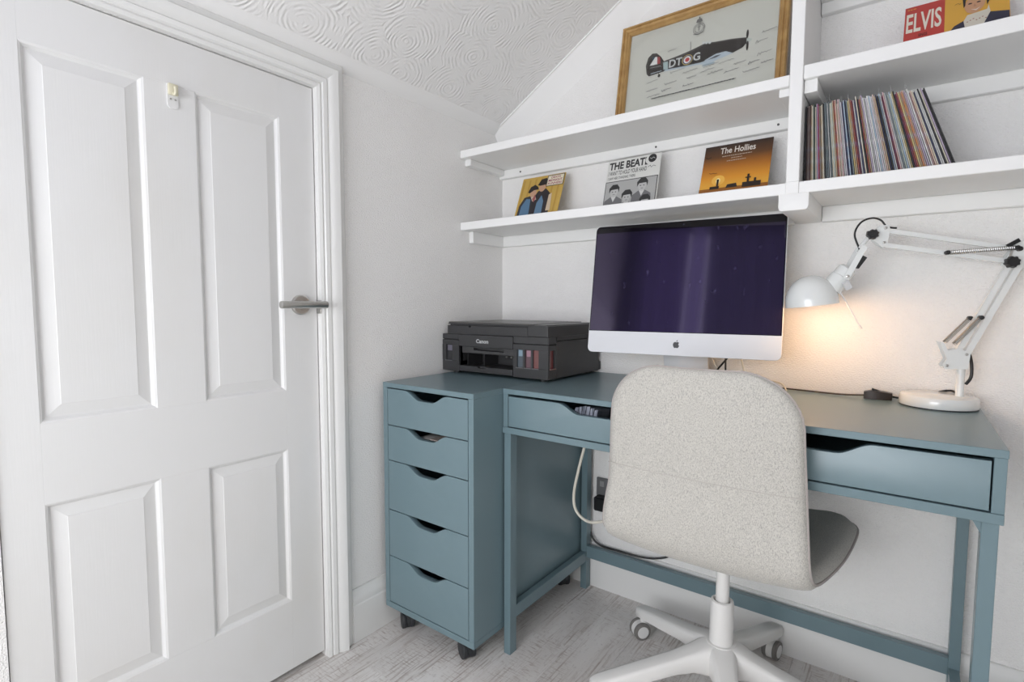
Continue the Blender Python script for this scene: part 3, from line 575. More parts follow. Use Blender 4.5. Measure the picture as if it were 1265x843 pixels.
a.poly(G([(0.242, 0.157), (0.257, 0.168), (0.284, 0.177), (0.311, 0.177), (0.331, 0.166), (0.300, 0.162), (0.281, 0.156), (0.258, 0.152)]), LB); a.poly(G([(0.262, 0.165), (0.285, 0.172), (0.300, 0.171), (0.285, 0.166)]), (0.05, 0.05, 0.06)); a.poly(G([(0.247, 0.153), (0.281, 0.155), (0.284, 0.150), (0.25, 0.149)]), (0.30, 0.38, 0.42))
a.poly(G([(0.364, 0.201), (0.379, 0.192), (0.373, 0.185), (0.365, 0.184)]), (0.45, 0.50, 0.46)); a.ell(ox+0.3655, 0.210, 0.0032, 0.013, DK); a.ell(ox+0.3675, 0.176, 0.0032, 0.014, DK)
a.line(G([(0.209, 0.236), (0.211, 0.208)]), 0.0014, DK); a.line(G([(0.100, 0.232), (0.209, 0.232)]), 0.0004, (0.35, 0.35, 0.33))
a.poly(G([(0.094, 0.222), (0.1035, 0.220), (0.088, 0.196), (0.097, 0.197)]), (0.03, 0.08, 0.12)); a.poly(G([(0.1035, 0.220), (0.110, 0.2185), (0.1115, 0.195), (0.088, 0.196)]), (0.70, 0.72, 0.70)); a.poly(G([(0.110, 0.2185), (0.119, 0.216), (0.1215, 0.194), (0.1115, 0.195)]), (0.30, 0.06, 0.06))
a.poly(G([(0.130, 0.1955), (0.145, 0.194), (0.147, 0.170), (0.133, 0.171)]), (0.36, 0.46, 0.46)); a.line(G([(0.090, 0.188), (0.125, 0.186)]), 0.0015, (0.35, 0.37, 0.36)); a.line(G([(0.093, 0.169), (0.128, 0.170)]), 0.002, LB)
LG = (0.55, 0.58, 0.57); a.text('DT', ox+0.1495, ox+0.188, 0.1725, 0.196, LG, 0.02, slope=-0.01); a.text('G', ox+0.2205, ox+0.2405, 0.1725, 0.196, LG, 0.02)
for r_, cl_ in ((0.0155, (0.50, 0.40, 0.12)), (0.0135, (0.05, 0.06, 0.16)), (0.0105, (0.72, 0.72, 0.70)), (0.0065, (0.45, 0.05, 0.05))): a.ell(ox+0.2035, 0.1825, r_, r_, cl_)
for k in range(3): a.ell(ox+0.247+0.009*k, 0.2205-0.0022*k, 0.004, 0.0045, LG)
a.ell(ox+0.121, 0.156, 0.004, 0.005, DK); a.line(G([(0.118, 0.166), (0.121, 0.157)]), 0.0016, DK)
GR = (0.13, 0.13, 0.13)
for k in range(24): 
    b0, b1 = 2*math.pi*k/24, 2*math.pi*(k+1)/24
    for rr in (0.0165, 0.0125): a.line([(ox+0.231+rr*math.cos(b0), 0.268+rr*math.sin(b0)), (ox+0.231+rr*math.cos(b1), 0.268+rr*math.sin(b1))], 0.0013, GR)
a.line([(ox+0.231, 0.260), (ox+0.231, 0.277)], 0.0016, GR); a.line([(ox+0.226, 0.272), (ox+0.236, 0.272)], 0.0013, GR); a.poly(G([(0.222, 0.286), (0.224, 0.295), (0.231, 0.298), (0.238, 0.295), (0.240, 0.286)]), (0.16, 0.16, 0.15)); a.ell(ox+0.231, 0.300, 0.002, 0.0025, GR); a.line(G([(0.216, 0.253), (0.231, 0.249), (0.246, 0.253)]), 0.0015, GR)
random.seed(3)
sg = [(0.151, 0.222), (0.412, 0.200), (0.397, 0.176), (0.404, 0.140), (0.382, 0.121), (0.165, 0.152), (0.203, 0.141), (0.093, 0.139), (0.150, 0.120), (0.215, 0.122), (0.262, 0.143), (0.305, 0.142), (0.320, 0.111), (0.370, 0.098), (0.142, 0.102), (0.206, 0.100), (0.095, 0.112), (0.345, 0.128), (0.275, 0.118), (0.098, 0.092), (0.255, 0.130), (0.415, 0.112)]
for u, v in sg:
    ln = random.uniform(0.022, 0.044); pts = []
    for k in range(15): pts.append((u-0.008+ln*k/14, v + 0.006*math.sin(k*2.1+u*90)*random.uniform(0.1, 1.0)*(1-k/18) + 0.10*(ln*k/14)))
    a.line(G(pts), 0.0009 if v > 0.125 else 0.0012, (0.14, 0.14, 0.15))
dashes(a, ox+0.105, ox+0.345, 0.085, 0.0036, (0.05, 0.05, 0.05))
a.build('print', fr)
gl = MB().box(-FW/2+0.022, FW/2-0.022, -0.0022, -0.0016, 0.022, FH-0.022).build('glass', mat('picture_glass', (1, 1, 1), 0.03, trans=1.0, alpha=0.12), fr, local=True)

# ------------------------------------------------------------------ printer
PX0, PX1, PY0, PY1, PZ0, PZ1 = 0.003, 0.432, -0.335, -0.022, 0.768, 0.928
pr = thing('printer', ((PX0+PX1)/2, (PY0+PY1)/2, 0.760), 'charcoal inkjet printer with side ink windows on the drawer unit and desk corner', 'printer')
mx0, mx1 = 0.078, 0.302
m = MB(); D1 = PY0+0.045
def B_(x0, x1, y0, y1, z0, z1, bev=0.0008): m.box(x0, x1, y0, y1, z0, z1, bev=bev, seg=1)
m.box(mx0-0.004, mx1+0.004, PY0+0.11, PY1, PZ0, 0.892); m.box(mx0-0.004, mx1+0.004, PY0+0.02, PY0+0.11, 0.842, 0.892); m.box(mx0-0.004, mx1+0.004, PY0+0.015, PY0+0.11, PZ0, 0.774)
# left block: core, top piece, lower piece framing one ink window
B_(PX0+0.002, mx0, PY0+0.008, PY1, PZ0, 0.890); B_(PX0, mx0, PY0, PY1, 0.8739, 0.892, 0.002); B_(PX0, mx0, PY0, PY1, 0.856, 0.8723); B_(PX0, mx0, PY0, PY1, PZ0, 0.803); B_(PX0, 0.020, PY0, PY1, 0.803, 0.856, 0); B_(0.048, mx0, PY0, PY0+0.02, 0.803, 0.856, 0)
# right block: core, upper front, upper rear, lower front framing three windows, lower rear
RXa = mx1+0.0014
B_(RXa, PX1-0.008, PY0+0.008, PY1, PZ0, 0.892); B_(RXa, PX1, PY0, D1, 0.8714, 0.894, 0.002); B_(RXa, PX1, D1+0.0014, PY1, 0.8819, 0.894, 0.001); B_(RXa, PX1, D1+0.0014, PY1, PZ0, 0.8803, 0.001)
B_(RXa, PX1, PY0, D1, 0.854, 0.8698); B_(RXa, PX1, PY0, D1, PZ0, 0.799)
for xa, xb_ in ((RXa, 0.318), (0.340, 0.348), (0.370, 0.377), (0.398, 0.404)): B_(xa, xb_, PY0, PY0+0.02, 0.799, 0.854, 0)
B_(0.404, PX1, PY0, PY0+0.010, 0.799, 0.854, 0); B_(PX1-0.02, PX1, PY0+0.036, D1, 0.799, 0.854, 0)
body = m.build('body', M_PLAS, pr, smooth=False)
box_obj('front_cover', (mx0+0.0012, mx1, PY0-0.0015, PY0+0.022, 0.8525, 0.8915), M_PLAS, pr, 0.002)
# scanner: lower section with a thumb notch, then an open joint, then the upper rim
m = MB(); zg = PZ1-0.0075
m.prism([(PX0+0.023, 0.8925), (PX1-0.075, 0.8942), (PX1-0.075, zg), (PX0+0.127, zg), (PX0+0.127, zg-0.005), (PX0+0.118, zg-0.005), (PX0+0.118, zg), (PX0+0.024, zg)], PY0+0.001, PY0+0.012, 'y')
m.prism([(PX0+0.024, 0.893), (PX1-0.075, 0.893), (PX1-0.075, PZ1-0.001), (PX0+0.026, PZ1-0.001)], PY0+0.012, PY1, 'y')
m.prism([(PX1-0.075, 0.8942), (PX1-0.002, 0.8945), (PX1-0.004, PZ1-0.002), (PX1-0.012, PZ1), (PX1-0.075, PZ1)], PY0+0.001, PY1, 'y', bev=0.0015)
m.prism([(PX0+0.024, PZ1-0.0035), (PX1-0.075, PZ1-0.0035), (PX1-0.075, PZ1), (PX0+0.03, PZ1)], PY0+0.001, PY0+0.013, 'y')
lid = m.build('scanner_section', M_PLAS, pr, smooth=False)
box_obj('scanner_lid', (PX0+0.025, PX1-0.055, PY0+0.004, PY1-0.02, PZ1-0.001, PZ1+0.0045), mat('grey_lid_plastic', (0.085, 0.083, 0.080), 0.35), pr, 0.0015)
box_obj('control_strip', (PX1-0.054, PX1-0.012, PY0+0.006, PY1-0.02, PZ1-0.001, PZ1+0.0025), mat('control_plastic', (0.11, 0.11, 0.108), 0.3), pr, 0.001)
box_obj('rear_tray_cover', (PX0+0.16, PX1-0.12, PY1-0.012, PY1+0.004, PZ1-0.012, PZ1+0.004), M_PLAS, pr, 0.001)
box_obj('rear_foot', (PX1-0.06, PX1, PY1-0.002, PY1+0.016, 0.770, 0.797), M_PLAS2, pr, 0.001)
# mouth lining: plate with an open slot, output tray with a grip notch
m = MB(); sa, sb = mx0+0.062, mx1-0.038
for b in ((mx0+0.012, mx1, 0.8315, 0.8405), (mx0+0.012, mx1, 0.850, 0.8522), (mx0+0.012, sa, 0.8405, 0.850), (sb, mx1, 0.8405, 0.850)): m.box(b[0], b[1], PY0+0.004, PY0+0.022, b[2], b[3])
m.build('slot_plate', mat('slot_plastic', (0.05, 0.05, 0.052), 0.4), pr, smooth=False)
m = MB(); m.box(mx0+0.001, mx1-0.001, PY0+0.001, PY0+0.10, 0.7705, 0.7835); m.box(mx0+0.001, mx0+0.082, PY0+0.001, PY0+0.012, 0.7835, 0.7885); m.box(mx0+0.115, mx1-0.001, PY0+0.001, PY0+0.012, 0.7835, 0.7885); m.box(mx0+0.001, mx1-0.001, PY0+0.012, PY0+0.10, 0.7835, 0.7885)
tr = m.build('output_tray', M_PLAS, pr, smooth=False)
for xx in (mx0+0.012, 0.163): box_obj('paper_guide', (xx, xx+0.002, PY0+0.03, PY0+0.10, 0.7885, 0.8315), M_PLAS2, pr, 0)
for xx in (0.205, 0.225, 0.245, 0.265, 0.285): box_obj('roller', (xx-0.004, xx+0.004, PY0+0.095, PY0+0.111, 0.812, 0.818), M_STEEL, pr, 0.001)
# ink tanks standing back in their windows
def ink(x0, x1, z0, z1, col, nm, cap=None):
    wn_ = box_obj('ink_window', (x0-0.001, x1+0.001, PY0+0.005, PY0+0.010, z0-0.001, z1+0.001), mat('ink_'+nm, col, 0.15, coat=0.4), pr, 0)
    if cap: box_obj('ink_bottle_top', (x0+0.004, x1-0.003, PY0+0.0035, PY0+0.006, z1-0.021, z1-0.002), mat('ink_cap_'+nm, cap, 0.3), wn_, 0.0005)
    box_obj('window_sill', (x0-0.003, x1+0.001, PY0-0.0022, PY0+0.001, z0-0.0022, z0), mat('sill_plastic', (0.16, 0.16, 0.165), 0.4), wn_, 0)
ink(0.318, 0.340, 0.799, 0.854, (0.095, 0.115, 0.135), 'cyan', (0.24, 0.33, 0.40)); ink(0.348, 0.370, 0.799, 0.854, (0.14, 0.08, 0.095), 'magenta', (0.38, 0.22, 0.27)); ink(0.377, 0.398, 0.799, 0.854, (0.19, 0.075, 0.072), 'red')
ink(0.020, 0.048, 0.803, 0.856, (0.030, 0.030, 0.034), 'black', (0.15, 0.14, 0.18))
sw_ = box_obj('side_window', (PX1-0.012, PX1-0.006, PY0+0.009, PY0+0.037, 0.798, 0.855), mat('ink_side_red', (0.17, 0.035, 0.035), 0.15, coat=0.4), pr, 0); box_obj('window_sill', (PX1-0.002, PX1+0.0026, PY0+0.008, PY0+0.040, 0.797, 0.7995), mat('sill_red', (0.30, 0.17, 0.16), 0.4), sw_, 0)
a = Art(PY0-0.0017); a.text('Canon', 0.155, 0.206, 0.8655, 0.8785, (0.55, 0.56, 0.56), 0.03); lo = a.build('lettering', pr); lo.location = -pr.location; lo['label'] = 'silver maker name on the printer front'
for x, y in ((0.05, -0.31), (0.40, -0.31), (0.05, -0.06), (0.40, -0.06)): MB().cyl((x, y, 0.7598), (x, y, 0.770), 0.010, n=14).build('foot', M_BLACKRUB, pr)

# ------------------------------------------------------------------ all-in-one computer
CW, CH, CCH = 0.516, 0.378, 0.0625
im = thing('desktop_computer', (0.7585, -0.150, 0.760), 'all-in-one computer with large dark screen and silver chin under the shelf', 'computer', rot=(0, 0, 0.111))
TILT = 0.164
Mt = Matrix.Translation((0, -0.03, 0.2785)) @ Matrix.Rotation(-TILT, 4, 'X')
head = bpy.data.objects.new('display', None)
def rrect(w2, h2, r, n=6, z=0.0):
    P = []
    for cx_, cz_, a0 in ((w2-r, -h2+r, -90), (w2-r, h2-r, 0), (-w2+r, h2-r, 90), (-w2+r, -h2+r, 180)):
        for k in range(n+1): P.append((cx_+r*math.cos(R(a0+90*k/n)), cz_+r*math.sin(R(a0+90*k/n))))
    return P
o0 = rrect(CW/2, CH/2, 0.014)
rs = [[(x*k, y, z*k) for x, z in o0] for k, y in ((1, 0.0), (1, 0.006), (0.93, 0.014), (0.75, 0.028), (0.4, 0.042), (0.1, 0.045))]
m = MB(); m.rings(rs); case = m.build('casing', M_ALU, im, local=True); case.matrix_basis = Mt
zc_ = -CH/2+CCH
top = [p for p in rrect(CW/2-0.0012, CH/2-0.0012, 0.0135) if p[1] > 0]; glass = [(-CW/2+0.0012, zc_), (CW/2-0.0012, zc_)] + top
m = MB(); m.prism(glass, -0.0016, 0.0004, 'y'); sg_ = m.build('screen_glass', mat('screen_black_glass', (0.006, 0.005, 0.007), 0.06, spec=0.35), case, local=True)
msc = mat('screen_panel', (0.013, 0.011, 0.021), 0.07, spec=0.9, var=((0.08, 0.07, 0.14), (60, 60, 34), 0.66, 0.84))
msc.node_tree.nodes['Principled BSDF'].inputs['Specular Tint'].default_value = (0.78, 0.67, 1.0, 1)
MB().box(-CW/2+0.004, CW/2-0.004, -0.0020, -0.0010, zc_+0.002, CH/2-0.022).build('screen_panel', msc, sg_, local=True, smooth=False)
low = [p for p in rrect(CW/2-0.0005, CH/2-0.0005, 0.0138) if p[1] < 0]
ch_ = MB().prism([(CW/2-0.0005, zc_)] + [(-CW/2+0.0005, zc_)] + [p for p in low if p[0] < 0] + [p for p in low if p[0] > 0], -0.0014, 0.0006, 'y').build('chin', mat('silver_chin', (0.74, 0.75, 0.78), 0.38, metal=0.0), case, local=True)
a = Art(-0.0016); lg = 0.0098; zc2 = -CH/2+CCH/2-0.001
ap = [(0, 0.62), (0.28, 0.74), (0.62, 0.66), (0.80, 0.48), (0.62, 0.26), (0.60, 0.0), (0.72, -0.22), (0.86, -0.34), (0.70, -0.70), (0.46, -0.98), (0.22, -0.95), (0.0, -0.88), (-0.22, -0.95), (-0.46, -0.98), (-0.72, -0.66), (-0.88, -0.22), (-0.84, 0.28), (-0.64, 0.60), (-0.30, 0.74)]
a.poly([(x*lg, zc2+z*lg) for x, z in ap], (0.02, 0.02, 0.022)); a.poly([(x*lg, zc2+z*lg) for x, z in ((0.0, 0.80), (0.02, 1.0), (0.16, 1.22), (0.36, 1.32), (0.36, 1.12), (0.22, 0.90))], (0.02, 0.02, 0.022))
a.build('logo', ch_)
MB().cyl((0, -0.0022, CH/2-0.011), (0, -0.001, CH/2-0.011), 0.0022, n=12).build('camera_lens', mat('lens', (0.03, 0.03, 0.05), 0.1), sg_, local=True)
# bent aluminium stand
st = [(-0.085, 0.0), (0.075, 0.0), (0.085, 0.006), (0.088, 0.014), (0.062, 0.09), (0.045, 0.17), (0.020, 0.27), (0.013, 0.268), (0.036, 0.17), (0.053, 0.088), (0.076, 0.014), (0.073, 0.0075), (-0.085, 0.0045)]
m = MB(); m.prism(st, -0.063, 0.063, 'x', bev=0.001); m.build('stand', M_ALU, im, local=True)

# ------------------------------------------------------------------ desk lamp
lp = thing('desk_lamp', (1.333, -0.085, 0.760), 'white spring-arm desk lamp, lit, on a round base beside the wall', 'lamp')
NR = Vector((-0.28, 1, 0)).normalized()
MB().lathe([(0.0, 0.0), (0.072, 0.0), (0.072, 0.003), (0.0, 0.003)], (1.333, -0.082, 0.7602), n=48, cap0=False, cap1=False).build('base_pad', M_BLACKRUB, lp)
MB().lathe([(0.0, 0.0), (0.0725, 0.0), (0.0735, 0.002), (0.0725, 0.018), (0.0705, 0.0225), (0.066, 0.0245), (0.0, 0.0255)], (1.333, -0.082, 0.7628), n=56, cap0=False, cap1=False).build('base', M_LAMPW, lp)
MB().cyl((1.3695, -0.085, 0.785), (1.3695, -0.085, 0.852), 0.0078, n=20).build('post', M_LAMPW, lp)
def onp(x, z, off=0.0): return Vector((x, -0.085+0.28*(x-1.371), z)) + NR*off
# fork bracket: two cheek plates
for s in (-1, 1):
    m = MB(); pl = [(1.326, 0.911), (1.334, 0.907), (1.341, 0.890), (1.360, 0.896), (1.381, 0.887), (1.378, 0.850), (1.338, 0.849), (1.333, 0.858), (1.340, 0.872)]
    m.rings([[onp(x, z, s*0.011+e) for x, z in pl] for e in (-0.0008, 0.0008)]); m.build('bracket', M_LAMPW, lp)
MB().rings([[onp(x, 0.851, e) for x, e in ((1.338, -0.011), (1.378, -0.011), (1.378, 0.011), (1.338, 0.011))], [onp(x, 0.8525, e) for x, e in ((1.338, -0.011), (1.378, -0.011), (1.378, 0.011), (1.338, 0.011))]]).build('bracket_floor', M_LAMPW, lp)
def arm(p, q, wd=0.011): MB().bar(onp(*p), onp(*q), wd, 0.010, NR).build('arm', M_LAMPW, lp)
arm((1.360, 0.884), (1.443, 1.090)); arm((1.3735, 0.874), (1.460, 1.090), 0.012)
arm((1.214, 1.164), (1.454, 1.1115), 0.0095); arm((1.212, 1.131), (1.436, 1.087), 0.0095)
for s in (-1, 1):
    m = MB(); pl = [(1.428, 1.078), (1.446, 1.072), (1.474, 1.100), (1.466, 1.132), (1.450, 1.130), (1.432, 1.098)]
    m.rings([[onp(x, z, s*0.0075+e) for x, z in pl] for e in (-0.0008, 0.0008)]); m.build('elbow_plate', M_LAMPW, lp)
    m = MB(); pl = [(1.196, 1.160), (1.206, 1.174), (1.224, 1.175), (1.226, 1.166), (1.222, 1.128), (1.214, 1.124), (1.194, 1.142)]
    m.rings([[onp(x, z, s*0.0075+e) for x, z in pl] for e in (-0.0008, 0.0008)]); m.build('head_plate', M_LAMPW, lp)
def bolt(x, z, r=0.0032, m_=M_STEEL, nm='bolt', l=0.0115): MB().cyl(onp(x, z, -l), onp(x, z, -0.006), r, n=12, bev=0.0006).build(nm, m_, lp)
for x, z in ((1.374, 0.883), (1.341, 0.857), (1.217, 1.168), (1.215, 1.135)): bolt(x, z, l=0.0135)
def knob(x, z, r, y0, y1):
    m = MB(); n = 32; c0 = onp(x, z, y0); c1 = onp(x, z, y1); ax = (c1-c0).normalized(); u = Vector((0, 0, 1)); v = ax.cross(u).normalized()
    m.rings([[c + (u*math.cos(2*math.pi*k/n)+v*math.sin(2*math.pi*k/n))*r*(f*(1.0 if (k//2) % 2 else 0.86)) for k in range(n)] for c, f in ((c0, 0.85), (c0.lerp(c1, 0.2), 1.0), (c1, 1.0))]); m.build('knob', M_BLACK, lp)
knob(1.438, 1.084, 0.0125, -0.026, -0.009); knob(1.193, 1.154, 0.0115, -0.024, -0.006)
MB().bar(onp(1.193, 1.154, -0.02), onp(1.180, 1.156, -0.02), 0.010, 0.012, NR).build('knob_wing', M_BLACK, lp)
MB().cyl(onp(1.450, 1.112, -0.016), onp(1.450, 1.112, 0.012), 0.005, n=14).build('spring_pin', M_BLACK, lp)
MB().bar(onp(1.430, 1.118, -0.012), onp(1.449, 1.131, -0.012), 0.008, 0.004, NR).build('pin_tab', M_BLACK, lp); MB().bar(onp(1.436, 1.094, -0.010), onp(1.441, 1.118, -0.010), 0.004, 0.002, NR).build('spring_lever', M_STEEL, lp)
def spring(p, q, off, r=0.0042, turns=34):
    a_, b_ = onp(*p, off), onp(*q, off); ax = (b_-a_).normalized(); u = ax.orthogonal().normalized(); v = ax.cross(u); n = turns*7
    MB().tube([a_+(b_-a_)*(k/n) + (u*math.cos(2*math.pi*k/7)+v*math.sin(2*math.pi*k/7))*r for k in range(n+1)], 0.0011, 4).build('spring', M_STEEL, lp)
    for p_ in ((a_, b_) if turns > 30 else (b_,)): MB().cyl(p_-NR*0.006, p_+NR*0.006, 0.0048, n=12, bev=0.001).build('spring_end', M_BLACK, lp)
spring((1.330, 1.108), (1.446, 1.1145), -0.0115); spring((1.351, 0.906), (1.394, 0.965), -0.0125, turns=24); spring((1.342, 0.908), (1.384, 0.963), 0.0125, turns=24)
# head: neck, yoke, socket, shade
MB().cyl(onp(1.190, 1.153), onp(1.172, 1.124), 0.0048, n=14).build('neck', M_LAMPW, lp)
for s in (-1, 1): MB().bar(onp(1.176, 1.127, s*0.026), onp(1.143, 1.052, s*0.026), 0.0125, 0.0018, NR).build('yoke_arm', M_LAMPW, lp)
MB().bar(onp(1.1745, 1.1245, -0.0268), onp(1.1745, 1.1245, 0.0268), 0.0018, 0.0125, Vector((-0.4, 0, -0.9))).build('yoke_bridge', M_LAMPW, lp)
bolt(1.146, 1.058, 0.0038, l=0.0295)
s0, s1_ = onp(1.153, 1.080), onp(1.112, 1.022); ax = (s1_-s0).normalized()
MB().lathe([(0.0, 0.0), (0.014, 0.0), (0.0205, 0.006), (0.0205, 0.026), (0.022, 0.028), (0.0225, 0.045), (0.025, 0.062), (0.0, 0.062)], s0, ax, n=32, cap0=False, cap1=False).build('socket', M_LAMPW, lp)
MB().bar(onp(1.142, 1.045, -0.0275), onp(1.150, 1.030, -0.020), 0.014, 0.010, NR).build('clamp_nut', M_ALU, lp)
dc = onp(1.081, 0.9965); dax = Vector((-0.115, -0.05, 0.99)).normalized(); RD = 0.0575
op_ = [(RD*math.cos(R(t_)), 1.16*RD*math.sin(R(t_))) for t_ in range(0, 91, 6)]; ip_ = [((RD-0.0018)*math.cos(R(t_)), 1.16*(RD-0.0018)*math.sin(R(t_))) for t_ in range(90, -1, -6)]
shade = MB().lathe([(RD, -0.006)] + op_ + ip_ + [(RD-0.0018, -0.006)], dc, dax, n=56, cap0=False, cap1=False)
bmesh.ops.remove_doubles(shade.bm, verts=shade.bm.verts, dist=1e-5); shade.build('shade', M_LAMPW, lp)
MB().lathe([(0.0, 0.030), (0.012, 0.026), (0.0195, 0.012), (0.020, -0.002), (0.014, -0.015), (0.0, -0.021)], dc+dax*0.022, dax, n=24, cap0=False, cap1=False).build('bulb', mat('lit_bulb', (1, 0.9, 0.75), 0.4, emit=((1.0, 0.66, 0.32), 8.0)), lp)
MB().tube([onp(1.134, 1.026, -0.012), onp(1.179, 0.938, -0.012)], 0.0016, 8).build('rod', M_ALU, lp); MB().tube([onp(1.176, 0.944, -0.012), onp(1.1805, 0.936, -0.012)], 0.0026, 8).build('rod_tip', M_WHITEP, lp)
MB().tube([onp(*p) for p in ((1.240, 1.168), (1.222, 1.172), (1.209, 1.188), (1.191, 1.193), (1.171, 1.183), (1.161, 1.157), (1.171, 1.124), (1.179, 1.098), (1.168, 1.080), (1.158, 1.084))], 0.0021, 8, 6).build('cable', M_BLACK, lp)
MB().bar(onp(1.181, 1.105, -0.0), onp(1.166, 1.080, -0.0), 0.012, 0.014, NR).build('cable_grip', M_BLACK, lp)
MB().tube([onp(1.376, 0.892, 0.006), onp(1.384, 0.885, 0.006), onp(1.389, 0.860, 0.004), onp(1.388, 0.832, 0.0), onp(1.382, 0.815, 0.006)], 0.0032, 8, 5).build('cable', M_BLACK, lp)
MB().tube([(1.370, -0.035, 0.786), (1.35, -0.022, 0.79), (1.28, -0.018, 0.765), (1.262, -0.040, 0.7655), (1.248, -0.050, 0.768)], 0.0024, 8, 5).build('cord', M_BLACK, lp)
isw = MB().rings([[(1.247, -0.062, 0.7605), (1.2475, -0.044, 0.7605), (1.2475, -0.044, 0.777), (1.247, -0.062, 0.777)], [(1.23, -0.068, 0.7605), (1.23, -0.043, 0.7605), (1.23, -0.043, 0.780), (1.23, -0.068, 0.780)], [(1.206, -0.072, 0.7605), (1.206, -0.046, 0.7605), (1.206, -0.046, 0.782), (1.206, -0.072, 0.782)], [(1.19, -0.070, 0.7605), (1.19, -0.052, 0.7605), (1.19, -0.052, 0.778), (1.19, -0.070, 0.778)]]).build('inline_switch', mat('brown_black_plastic', (0.028, 0.018, 0.014), 0.35), lp)
MB().rings([[(1.222, -0.061, 0.780), (1.222, -0.052, 0.780), (1.222, -0.052, 0.7815), (1.222, -0.061, 0.7815)], [(1.206, -0.064, 0.780), (1.206, -0.055, 0.780), (1.206, -0.055, 0.787), (1.206, -0.064, 0.787)]]).build('rocker', M_BLACK, isw)
MB().tube([(1.190, -0.061, 0.768), (1.14, -0.058, 0.764), (1.06, -0.040, 0.763), (0.98, -0.030, 0.763), (0.90, -0.028, 0.763), (0.84, -0.02, 0.763)], 0.0021, 8, 6).build('cord', mat('brown_cord', (0.06, 0.045, 0.035), 0.5), lp)
bl = bpy.data.lights.new('lamp_bulb_light', 'POINT'); bl.energy = 0.78; bl.color = (1.0, 0.55, 0.25); bl.shadow_soft_size = 0.015
blo = bpy.data.objects.new('lamp_bulb_light', bl); C.objects.link(blo); blo.location = dc - dax*0.005

# ------------------------------------------------------------------ loose cables and socket
def cable(name, pts, r, m_, label): return tag(MB().tube(pts, r, 8, 8).build(name, m_), label, 'cable')
M_CW = mat('white_cable', (0.70, 0.67, 0.58), 0.45); M_CB = mat('black_cable', (0.012, 0.012, 0.012), 0.4)
cable('charging_cable', [(0.893, -0.070, 0.868), (0.901, -0.070, 0.842), (0.910, -0.070, 0.800), (0.905, -0.060, 0.770), (0.915, -0.030, 0.7685), (0.940, -0.018, 0.776), (0.973, -0.022, 0.779), (1.005, -0.056, 0.777), (1.020, -0.080, 0.763)], 0.0021, M_CW, 'white cable hanging behind the computer and curling on the desk')
cable('black_cable', [(0.857, -0.068, 0.875), (0.859, -0.068, 0.839), (0.860, -0.068, 0.798), (0.860, -0.064, 0.7635), (0.862, -0.040, 0.763)], 0.0026, M_CB, 'straight black cable dropping behind the computer')
cable('black_cable', [(0.884, -0.076, 0.870), (0.865, -0.076, 0.840), (0.834, -0.076, 0.797), (0.829, -0.062, 0.772), (0.831, -0.045, 0.763)], 0.0026, M_CB, 'slanting black cable crossing behind the computer')
cable('beige_cable', [(0.808, -0.060, 0.862), (0.821, -0.060, 0.832), (0.842, -0.060, 0.796), (0.850, -0.050, 0.764), (0.850, -0.030, 0.763)], 0.002, M_CW, 'thin beige cable behind the computer stand')
cable('white_cable', [(0.553, -0.300, 0.640), (0.536, -0.300, 0.578), (0.518, -0.300, 0.510), (0.503, -0.300, 0.434), (0.510, -0.300, 0.386), (0.545, -0.300, 0.362), (0.589, -0.300, 0.370), (0.625, -0.22, 0.370), (0.605, -0.10, 0.335), (0.541, -0.044, 0.312)], 0.0042, M_CW, 'thick white cable looping down under the desk top')
cable('floor_cable', [(0.405, -0.020, 0.20), (0.426, -0.023, 0.170), (0.457, -0.024, 0.158), (0.505, -0.026, 0.1585), (0.591, -0.024, 0.160), (0.652, -0.020, 0.170), (0.70, -0.010, 0.195), (0.74, -0.004, 0.26)], 0.0034, M_CB, 'black cable sagging along the wall under the desk')
so = thing('wall_socket', (0.50, 0, 0.345), 'dark grey wall socket with plugs low under the desk', 'socket')
box_obj('faceplate', (0.425, 0.571, -0.010, 0.0, 0.305, 0.391), mat('grey_faceplate', (0.16, 0.16, 0.165), 0.35), so, 0.002)
box_obj('rocker_switch', (0.440, 0.456, -0.014, -0.009, 0.362, 0.382), mat('grey_rocker', (0.30, 0.30, 0.30), 0.4), so, 0.001)
box_obj('plug', (0.432, 0.480, -0.045, -0.009, 0.285, 0.333), M_BLACK, so, 0.004); box_obj('plug', (0.515, 0.563, -0.045, -0.009, 0.287, 0.335), M_WHITEP, so, 0.004)

# ------------------------------------------------------------------ office chair
HX, HY = 0.938, -0.330
ch = thing('office_chair', (HX, HY, 0), 'beige fabric swivel chair with white star base pushed up to the desk', 'chair', rot=(0, 0, R(0)))
# profile of the moulded shell, from the top of the back down and forward to the seat lip: (y, z, half width)
prf = [(-0.250, 0.862, 0.184), (-0.253, 0.80, 0.190), (-0.253, 0.73, 0.194), (-0.247, 0.66, 0.198), (-0.244, 0.61, 0.201), (-0.247, 0.555, 0.205), (-0.245, 0.505, 0.208), (-0.228, 0.462, 0.212), (-0.190, 0.436, 0.219), (-0.12, 0.429, 0.235), (-0.04, 0.432, 0.252), (0.05, 0.438, 0.262), (0.12, 0.443, 0.264), (0.18, 0.440, 0.256), (0.225, 0.424, 0.240)]
pc = catmull([Vector((a_, b_, c_)) for a_, b_, c_ in prf], 5)
# arc length and corner rounding at both ends
sl = [0.0]
for p, q_ in zip(pc, pc[1:]): sl.append(sl[-1] + math.hypot(q_.x-p.x, q_.y-p.y))
Lt = sl[-1]
def halfw(i):
    wv = pc[i].z
    for d_, r_ in ((sl[i], 0.100), (Lt-sl[i], 0.13)):
        if d_ < r_: wv = min(wv, pc[i].z - r_ + math.sqrt(max(0, r_*r_ - (r_-d_)**2)))
    return wv
